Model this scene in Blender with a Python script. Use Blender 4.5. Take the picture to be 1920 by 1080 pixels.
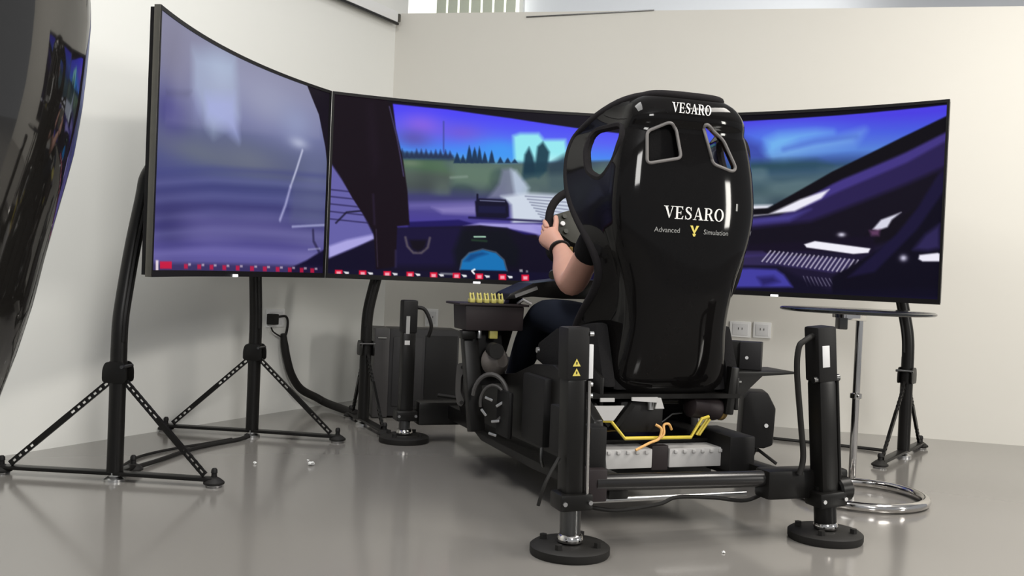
import bpy, bmesh, math, random
import numpy as np
from mathutils import Vector, Matrix, Euler

# ------------------------------------------------------------------ scene, camera, light
for _o in list(bpy.data.objects):
    bpy.data.objects.remove(_o)
SC = bpy.context.scene
COL = SC.collection
random.seed(4)
R = math.radians
PI = math.pi

CAM_H = 0.743
PITCH, ROLL = 0.01647, 0.0414
cd = bpy.data.cameras.new('camera')
cd.sensor_width = 36
cd.lens = 1850 / 1920 * 36
cd.clip_start = 0.05
cam = bpy.data.objects.new('camera', cd)
COL.objects.link(cam)
fw = Vector((0, math.cos(PITCH), -math.sin(PITCH)))
up0 = Vector((0, math.sin(PITCH), math.cos(PITCH)))
rt0 = Vector((1, 0, 0))
rt = math.cos(ROLL) * rt0 + math.sin(ROLL) * up0
up = -math.sin(ROLL) * rt0 + math.cos(ROLL) * up0
mw = Matrix((rt, up, -fw)).transposed().to_4x4()
mw.translation = (0, 0, CAM_H)
cam.matrix_world = mw
SC.camera = cam

wd = bpy.data.worlds.new('world')
SC.world = wd
wd.use_nodes = True
wd.node_tree.nodes['Background'].inputs[0].default_value = (0.93, 0.96, 1.0, 1)
wd.node_tree.nodes['Background'].inputs[1].default_value = 0.40

SC.view_settings.view_transform = 'Standard'
SC.view_settings.look = 'None'
SC.view_settings.gamma = 1
SC.view_settings.use_curve_mapping = False
SC.view_settings.exposure = 0.0


def area(name, loc, target, sx, sy, power, col=(1, 1, 1)):
    ld = bpy.data.lights.new(name, 'AREA')
    ld.shape = 'RECTANGLE'
    ld.size, ld.size_y = sx, sy
    ld.energy = power
    ld.color = col
    o = bpy.data.objects.new(name, ld)
    COL.objects.link(o)
    o.location = loc
    d = Vector(target) - Vector(loc)
    o.rotation_euler = d.to_track_quat('-Z', 'Y').to_euler()
    return o


# daylight from the tall window behind the photographer, added overhead fill, daylight behind the partition
area('window_daylight', (1.35, -1.7, 2.55), (-0.9, 3.6, 0.9), 0.7, 0.9, 78, (1.0, 0.98, 0.95))
area('overhead_fill_light', (2.4, 2.6, 2.93), (2.4, 2.6, 0), 0.6, 1.8, 84, (1.0, 0.95, 0.88))  # unseen overhead source added to brighten the right wall and floor
area('overhead_fill_light', (-0.5, 2.5, 2.93), (-0.5, 2.5, 0), 0.6, 1.8, 52, (1.0, 0.99, 0.96))  # unseen fill added overhead to lift the left wall
area('side_window_daylight', (4.7, 0.9, 1.45), (1.2, 3.2, 0.9), 0.3, 1.1, 62, (1.0, 0.97, 0.9))
area('far_daylight', (0.6, 6.4, 2.75), (0.4, 7.6, 2.3), 3.4, 0.4, 9, (1.0, 1.0, 0.96))

# ------------------------------------------------------------------ materials


def lin(c):
    def f(x):
        x = x / 255.0
        return x / 12.92 if x <= 0.04045 else ((x + 0.055) / 1.055) ** 2.4
    return (f(c[0]), f(c[1]), f(c[2]), 1)


def mat(name, col, rough=0.5, metal=0.0, spec=0.5, noise=0.0, nscale=40, bump=0.0, coat=0.0, emit=None, sss=0.0, rvar=0.0):
    m = bpy.data.materials.new(name)
    m.use_nodes = True
    nt = m.node_tree
    b = nt.nodes['Principled BSDF']
    c = tuple(col) + (1,) if len(col) == 3 else col
    b.inputs['Base Color'].default_value = c
    b.inputs['Roughness'].default_value = rough
    b.inputs['Metallic'].default_value = metal
    b.inputs['Specular IOR Level'].default_value = spec
    b.inputs['Coat Weight'].default_value = coat
    b.inputs['Coat Roughness'].default_value = 0.05
    if sss:
        b.inputs['Subsurface Weight'].default_value = sss
        b.inputs['Subsurface Radius'].default_value = (0.012, 0.005, 0.003)
    if emit:
        b.inputs['Emission Color'].default_value = c
        b.inputs['Emission Strength'].default_value = emit
    tc = nt.nodes.new('ShaderNodeTexCoord')
    nz = nt.nodes.new('ShaderNodeTexNoise')
    nz.inputs['Scale'].default_value = nscale
    nz.inputs['Detail'].default_value = 4
    nt.links.new(tc.outputs['Object'], nz.inputs['Vector'])
    if noise:
        mp = nt.nodes.new('ShaderNodeMapRange')
        mp.inputs['To Min'].default_value = 1 - noise
        mp.inputs['To Max'].default_value = 1 + noise
        mx = nt.nodes.new('ShaderNodeMix')
        mx.data_type = 'RGBA'
        mx.blend_type = 'MULTIPLY'
        mx.inputs[0].default_value = 1
        mx.inputs[6].default_value = c
        nt.links.new(nz.outputs['Fac'], mp.inputs['Value'])
        nt.links.new(mp.outputs['Result'], mx.inputs[7])
        nt.links.new(mx.outputs[2], b.inputs['Base Color'])
    if rvar:
        mr = nt.nodes.new('ShaderNodeMapRange')
        mr.inputs['To Min'].default_value = rough - rvar
        mr.inputs['To Max'].default_value = rough + rvar
        nt.links.new(nz.outputs['Fac'], mr.inputs['Value'])
        nt.links.new(mr.outputs['Result'], b.inputs['Roughness'])
    if bump:
        bp = nt.nodes.new('ShaderNodeBump')
        bp.inputs['Strength'].default_value = bump
        bp.inputs['Distance'].default_value = 0.004
        nt.links.new(nz.outputs['Fac'], bp.inputs['Height'])
        nt.links.new(bp.outputs['Normal'], b.inputs['Normal'])
    return m


M = {}
M['wall_l'] = mat('white_wall_paint', (0.815, 0.815, 0.775), 0.45, spec=0.4, noise=0.015, nscale=2)
M['wall_b'] = mat('warm_wall_paint', (0.70, 0.68, 0.625), 0.6, spec=0.3, noise=0.015, nscale=2)
M['white'] = mat('white_paint', (0.84, 0.84, 0.83), 0.5, noise=0.01)
M['blind'] = mat('blind_fabric', (0.58, 0.61, 0.50), 0.7, noise=0.04)
M['ceiling'] = mat('ceiling_paint', (0.80, 0.82, 0.86), 0.8, noise=0.01)
M['floor'] = mat('grey_epoxy_floor', (0.225, 0.213, 0.197), 0.14, spec=1.0, noise=0.03, nscale=0.8)
M['gloss'] = mat('black_gloss_shell', (0.0055, 0.005, 0.005), 0.06, spec=0.18, noise=0.1)
M['gloss2'] = mat('black_gloss_lacquer', (0.012, 0.011, 0.010), 0.05, spec=1.0, noise=0.1)
M['coat'] = mat('black_powder_coat', (0.007, 0.0065, 0.006), 0.36, spec=0.24, noise=0.15, nscale=60)
M['plastic'] = mat('black_plastic', (0.010, 0.0095, 0.0095), 0.5, spec=0.22, noise=0.1)
M['tower'] = mat('dark_grey_case', (0.022, 0.021, 0.022), 0.5, spec=0.35, noise=0.1)
M['case2'] = mat('grey_case_plastic', (0.045, 0.042, 0.042), 0.45, noise=0.1)
M['bezel'] = mat('tv_bezel', (0.006, 0.0055, 0.006), 0.45, spec=0.2, noise=0.1)
M['tvside'] = mat('tv_side_metal', (0.12, 0.115, 0.10), 0.35, metal=0.6, noise=0.1)
M['fabric'] = mat('black_fabric', (0.010, 0.0095, 0.010), 0.9, spec=0.15, noise=0.2, nscale=200, bump=0.3)
M['suede'] = mat('dark_suede', (0.013, 0.0115, 0.0125), 0.85, spec=0.15, noise=0.2, nscale=120)
M['rubber'] = mat('black_rubber', (0.012, 0.011, 0.010), 0.6, spec=0.3, noise=0.15)
M['chrome'] = mat('chrome', (0.62, 0.60, 0.58), 0.1, metal=1.0, rvar=0.02)
M['silver'] = mat('brushed_silver', (0.55, 0.55, 0.55), 0.3, metal=1.0, noise=0.08)
M['steel'] = mat('dark_steel', (0.10, 0.10, 0.10), 0.28, metal=0.9, noise=0.1)
M['greyrim'] = mat('grey_rim', (0.16, 0.15, 0.145), 0.45, noise=0.05)
M['yellow'] = mat('yellow_paint', (0.72, 0.56, 0.06), 0.4, noise=0.05)
M['guard'] = mat('yellow_guard', (0.50, 0.45, 0.12), 0.45, noise=0.1)
M['label'] = mat('white_label', (0.72, 0.72, 0.72), 0.5, noise=0.03)
M['ink'] = mat('white_print', (0.80, 0.79, 0.77), 0.5, noise=0.02)
M['inkdim'] = mat('grey_print', (0.30, 0.30, 0.29), 0.5, noise=0.02)
M['emblem'] = mat('yellow_print', (0.75, 0.62, 0.12), 0.5, noise=0.05)
M['skin'] = mat('skin', (0.56, 0.31, 0.24), 0.5, spec=0.3, noise=0.06, nscale=30, sss=0.15)
M['hair'] = mat('dark_hair', (0.012, 0.009, 0.007), 0.6, noise=0.3, nscale=90, bump=0.5)
M['jeans'] = mat('dark_blue_denim', (0.0065, 0.009, 0.017), 0.85, spec=0.15, noise=0.15, nscale=120)
M['box'] = mat('brown_black_box', (0.022, 0.016, 0.017), 0.5, spec=0.3, noise=0.08)
M['pale'] = mat('pale_grey_panel', (0.50, 0.49, 0.48), 0.5, noise=0.08, nscale=25)
M['gold'] = mat('dull_gold', (0.30, 0.20, 0.07), 0.4, metal=0.7, noise=0.1)
M['olive'] = mat('olive_plastic', (0.018, 0.018, 0.010), 0.5, noise=0.15)
M['orange'] = mat('orange_cable', (0.75, 0.42, 0.14), 0.5, noise=0.05)
M['glass'] = mat('smoked_glass', (0.015, 0.016, 0.016), 0.08, spec=0.5, noise=0.05)
M['lamp'] = mat('logo_light', (0.9, 0.9, 0.95), 0.4, emit=1.2)
M['daylight'] = mat('daylit_pane', (1.0, 1.0, 0.93), 0.4, emit=0.85)
M['hoop'] = mat('grey_hose', (0.05, 0.047, 0.045), 0.45, noise=0.1)
M['bar'] = mat('gloss_black_tube', (0.014, 0.013, 0.013), 0.22, spec=0.5, noise=0.1)
M['cone'] = mat('brown_grey_cover', (0.10, 0.088, 0.08), 0.45, noise=0.1)
M['paper'] = mat('white_paper', (0.82, 0.82, 0.80), 0.8, noise=0.02)


def screen_mat():
    m = bpy.data.materials.new('screen_picture')
    m.use_nodes = True
    nt = m.node_tree
    b = nt.nodes['Principled BSDF']
    b.inputs['Base Color'].default_value = (0.004, 0.004, 0.005, 1)
    b.inputs['Roughness'].default_value = 0.35
    b.inputs['Specular IOR Level'].default_value = 0.03
    a = nt.nodes.new('ShaderNodeAttribute')
    a.attribute_name = 'picture'
    nt.links.new(a.outputs['Color'], b.inputs['Emission Color'])
    b.inputs['Emission Strength'].default_value = 1.0
    return m


M['screen'] = screen_mat()

# ------------------------------------------------------------------ mesh helpers


def finish(name, bm, m, parent=None, smooth=40):
    me = bpy.data.meshes.new(name)
    bmesh.ops.recalc_face_normals(bm, faces=bm.faces)
    bm.to_mesh(me)
    bm.free()
    if smooth:
        me.shade_smooth()
        me.set_sharp_from_angle(angle=R(smooth))
    me.materials.append(m)
    o = bpy.data.objects.new(name, me)
    COL.objects.link(o)
    if parent is not None:
        o.parent = parent
    return o


class MB:
    def __init__(self):
        self.bm = bmesh.new()

    def _add(self, bm2, mtx=None):
        if mtx is not None:
            bmesh.ops.transform(bm2, matrix=mtx, verts=bm2.verts)
        me = bpy.data.meshes.new('tmp')
        bm2.to_mesh(me)
        bm2.free()
        self.bm.from_mesh(me)
        bpy.data.meshes.remove(me)
        return self

    def box(self, c, s, rot=(0, 0, 0), bev=0.0):
        b = bmesh.new()
        bmesh.ops.create_cube(b, size=1)
        bmesh.ops.scale(b, vec=s, verts=b.verts)
        if bev:
            bmesh.ops.bevel(b, geom=list(b.edges), offset=bev, segments=2, profile=0.6, affect='EDGES')
        return self._add(b, Matrix.Translation(c) @ Euler(rot).to_matrix().to_4x4())

    def bar(self, p0, p1, w, t, upv=(0, 0, 1), bev=0.0):
        p0, p1 = Vector(p0), Vector(p1)
        d = p1 - p0
        z = d.normalized()
        y = Vector(upv) - z * Vector(upv).dot(z)
        if y.length < 1e-4:
            y = Vector((0, 1, 0)) - z * z.y
        y.normalize()
        x = y.cross(z)
        b = bmesh.new()
        bmesh.ops.create_cube(b, size=1)
        bmesh.ops.scale(b, vec=(w, t, d.length), verts=b.verts)
        if bev:
            bmesh.ops.bevel(b, geom=list(b.edges), offset=bev, segments=2, profile=0.6, affect='EDGES')
        mt = Matrix((x, y, z)).transposed().to_4x4()
        mt.translation = (p0 + p1) / 2
        return self._add(b, mt)

    def tube(self, pts, r, seg=10, closed=False, cap=True):
        pts = [Vector(p) for p in pts]
        n = len(pts)
        rs = r if isinstance(r, (list, tuple)) else [r] * n
        bm = self.bm
        rings = []
        prev = None
        for i, p in enumerate(pts):
            if closed:
                t = (pts[(i + 1) % n] - pts[i - 1]).normalized()
            else:
                t = (pts[min(i + 1, n - 1)] - pts[max(i - 1, 0)]).normalized()
            if prev is None:
                a = Vector((0, 0, 1)) if abs(t.z) < 0.9 else Vector((1, 0, 0))
                nn = (a - t * a.dot(t)).normalized()
            else:
                nn = (prev - t * prev.dot(t)).normalized()
            prev = nn
            bb = t.cross(nn)
            rings.append([bm.verts.new(p + (nn * math.cos(2 * PI * k / seg) + bb * math.sin(2 * PI * k / seg)) * rs[i]) for k in range(seg)])
        for i in range(n if closed else n - 1):
            a, b = rings[i], rings[(i + 1) % n]
            for k in range(seg):
                bm.faces.new((a[k], a[(k + 1) % seg], b[(k + 1) % seg], b[k]))
        if cap and not closed:
            bm.faces.new(rings[0][::-1])
            bm.faces.new(rings[-1])
        return self

    def lathe(self, prof, origin=(0, 0, 0), axis=(0, 0, 1), seg=28):
        ax = Vector(axis).normalized()
        q = Vector((0, 0, 1)).rotation_difference(ax).to_matrix()
        bm = self.bm
        rings = []
        for r_, z_ in prof:
            if r_ < 1e-6:
                rings.append([bm.verts.new(Vector(origin) + q @ Vector((0, 0, z_)))])
            else:
                rings.append([bm.verts.new(Vector(origin) + q @ Vector((r_ * math.cos(2 * PI * k / seg), r_ * math.sin(2 * PI * k / seg), z_))) for k in range(seg)])
        for a, b in zip(rings[:-1], rings[1:]):
            if len(a) == 1 and len(b) == 1:
                continue
            for k in range(seg):
                k2 = (k + 1) % seg
                if len(a) == 1:
                    bm.faces.new((a[0], b[k2], b[k]))
                elif len(b) == 1:
                    bm.faces.new((a[k], a[k2], b[0]))
                else:
                    bm.faces.new((a[k], a[k2], b[k2], b[k]))
        if len(rings[0]) > 1:
            bm.faces.new(rings[0][::-1])
        if len(rings[-1]) > 1:
            bm.faces.new(rings[-1])
        return self

    def cyl(self, p0, p1, r, seg=20, bev=0.0):
        p0, p1 = Vector(p0), Vector(p1)
        h = (p1 - p0).length
        if bev:
            prof = [(r - bev, 0), (r, bev), (r, h - bev), (r - bev, h)]
        else:
            prof = [(r, 0), (r, h)]
        return self.lathe(prof, p0, p1 - p0, seg)

    def prism(self, poly, t, org=(0, 0, 0), ex=(1, 0, 0), ey=(0, 0, 1), bev=0.0):
        ex, ey = Vector(ex), Vector(ey)
        n = ex.cross(ey).normalized()
        b = bmesh.new()
        A = [b.verts.new(Vector(org) + ex * p[0] + ey * p[1] - n * t / 2) for p in poly]
        B = [b.verts.new(v.co + n * t) for v in A]
        b.faces.new(A[::-1])
        b.faces.new(B)
        k = len(A)
        for i in range(k):
            b.faces.new((A[i], A[(i + 1) % k], B[(i + 1) % k], B[i]))
        if bev:
            bmesh.ops.recalc_face_normals(b, faces=b.faces)
            bmesh.ops.bevel(b, geom=list(b.edges), offset=bev, segments=2, profile=0.6, affect='EDGES')
        return self._add(b)

    def build(self, name, m, parent=None, smooth=40):
        return finish(name, self.bm, m, parent, smooth)


def spline(pts, n=8, closed=False):
    P = [Vector(p) for p in pts]
    out = []
    k = len(P)
    rng = range(k) if closed else range(k - 1)
    for i in rng:
        if closed:
            p0, p1, p2, p3 = P[(i - 1) % k], P[i], P[(i + 1) % k], P[(i + 2) % k]
        else:
            p0, p1, p2, p3 = P[max(i - 1, 0)], P[i], P[i + 1], P[min(i + 2, k - 1)]
        for j in range(n):
            t = j / n
            out.append(0.5 * ((2 * p1) + (p2 - p0) * t + (2 * p0 - 5 * p1 + 4 * p2 - p3) * t * t + (3 * p1 - p0 - 3 * p2 + p3) * t ** 3))
    if not closed:
        out.append(P[-1])
    return out


def empty(name, loc=(0, 0, 0), rz=0.0, parent=None):
    o = bpy.data.objects.new(name, None)
    o.empty_display_size = 0.1
    COL.objects.link(o)
    o.location = loc
    o.rotation_euler = (0, 0, rz)
    if parent is not None:
        o.parent = parent
    return o


def tag(o, label, cat, group=None):
    o['label'] = label
    o['category'] = cat
    if group:
        o['group'] = group
    return o


def struct(o, label=None):
    o['kind'] = 'structure'
    if label:
        o['label'] = label
    return o


def node(name, parent):
    """a part that is itself built of sub-parts: its main mesh is passed in later"""
    return empty(name, parent=parent)


def arcs(poly, r=0.014, n=4):
    """round the corners of a polygon"""
    out = []
    k = len(poly)
    for i in range(k):
        p = Vector(poly[i])
        a = (Vector(poly[i - 1]) - p)
        c = (Vector(poly[(i + 1) % k]) - p)
        ra = min(r, a.length * .45)
        rc = min(r, c.length * .45)
        A, C_ = p + a.normalized() * ra, p + c.normalized() * rc
        for j in range(n + 1):
            t = j / n
            out.append(tuple(A * (1 - t) ** 2 + p * 2 * t * (1 - t) + C_ * t * t))
    return out



# ------------------------------------------------------------------ the room
LW = (math.cos(R(62.4)), math.sin(R(62.4)))            # left wall runs this way
BA = -15.0
BW = (math.cos(R(BA)), math.sin(R(BA)))                # partition runs this way
CX, CY = -0.725, 5.651


def lwall(s, z, off=0.0):
    """s metres along the left wall from the corner, off metres out of it into the room"""
    return Vector((CX + LW[0] * s + LW[1] * off, CY + LW[1] * s - LW[0] * off, z))


def bwall(s, z, off=0.0):
    return Vector((CX + BW[0] * s + BW[1] * off, CY + BW[1] * s - BW[0] * off, z))


CEIL = 3.4
b = MB()
b.box((1.0, 3.5, -0.05), (12, 15, 0.1))
fl_ = b.build('floor', M['floor'], smooth=0)
struct(fl_, 'grey glossy epoxy floor')

b = MB()
p = [lwall(-5.2, 0), lwall(0.12, 0), lwall(0.12, 0, -0.12), lwall(-5.2, 0, -0.12)]
b.prism([(q.x, q.y) for q in p], CEIL, (0, 0, CEIL / 2), (1, 0, 0), (0, 1, 0))
struct(b.build('wall_left', M['wall_l'], smooth=0), 'white wall on the left')

b = MB()
th = 0.10
zl, zr = 2.187, 2.13
bl = bmesh.new()
s1 = 4.6
vs = [bl.verts.new(v) for v in (bwall(-.02, 0), bwall(s1, 0), bwall(s1, 0, -th), bwall(-.02, 0, -th),
                                bwall(-.02, zl), bwall(s1, zr - .02), bwall(s1, zr - .02, -th), bwall(-.02, zl, -th))]
for f in ((0, 1, 2, 3), (7, 6, 5, 4), (0, 4, 5, 1), (1, 5, 6, 2), (2, 6, 7, 3), (3, 7, 4, 0)):
    bl.faces.new([vs[i] for i in f])
wb = finish('wall_back', bl, M['wall_b'], smooth=0)
struct(wb, 'warm white partition wall behind the screens')

b = MB()
b.box((1.0, 3.7, CEIL + 0.05), (12, 13, 0.1))
struct(b.build('ceiling', M['ceiling'], smooth=0), 'pale ceiling')

b = MB()
p = [bwall(-1.6, 0, -2.1), bwall(6.0, 0, -2.1), bwall(6.0, 0, -2.2), bwall(-1.6, 0, -2.2)]
b.prism([(q.x, q.y) for q in p], CEIL, (0, 0, CEIL / 2), (1, 0, 0), (0, 1, 0))
struct(b.build('wall_far', M['ceiling'], smooth=0), 'bright white wall beyond the partition')

# vertical blind hanging beyond the partition
w1 = struct(empty('window_1', bwall(.21, 0, -1.9)), 'window with a vertical blind beyond the partition')
ang = R(BA)
w1.rotation_euler = (0, 0, ang)
MB().box((-0.34, 0, 3.27), (0.75, 0.06, 0.06), bev=0.008).build('head_rail', M['white'], w1)
MB().box((-0.50, 0.10, 2.3), (0.96, 0.01, 1.9)).build('pane', M['daylight'], w1, smooth=0)
MB().box((-0.995, 0.09, 2.3), (0.03, 0.05, 1.96)).build('frame', M['white'], w1, smooth=0)
MB().box((-0.005, 0.09, 2.3), (0.03, 0.05, 1.96)).build('frame', M['white'], w1, smooth=0)
sl = None
for i in range(7):
    if sl is None:
        sl = MB().box((0, 0, 2.3), (0.072, 0.006, 1.9)).build('blind_slat', M['blind'], w1, smooth=0)
        o = sl
    else:
        o = sl.copy()
        COL.objects.link(o)
        o.parent = w1
    o.location = (-0.62 + i * 0.092, 0, 0)
    o.rotation_euler = (0, 0, R(12))

# thin cable clipped along the top of the partition
tag(MB().tube([bwall(s, 2.145 + (s - .77) * .026, 0.006) for s in (.77, .95, 1.15, 1.3, 1.47)], 0.0035, 6).build('thin_cable', M['steel']),
    'thin dark cable fixed along the top edge of the warm white partition', 'cable')

# projector screen case under the ceiling of the left wall, black bar at its lower edge
pc = tag(empty('projector_screen', lwall(-1.2, 0)), 'white roller screen case with a black bottom bar high on the left wall', 'projector screen')
pc.rotation_euler = (0, 0, R(62.4))
MB().box((0.0, -0.026, 2.150), (2.30, 0.05, 0.060), bev=0.006).build('case', M['white'], pc)
MB().box((0.0, -0.043, 2.113), (2.32, 0.016, 0.014), bev=0.004).build('bottom_bar', M['coat'], pc)
MB().box((1.162, -0.030, 2.148), (0.02, 0.05, 0.045), bev=0.006).build('end_cap', M['tvside'], pc)

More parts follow.
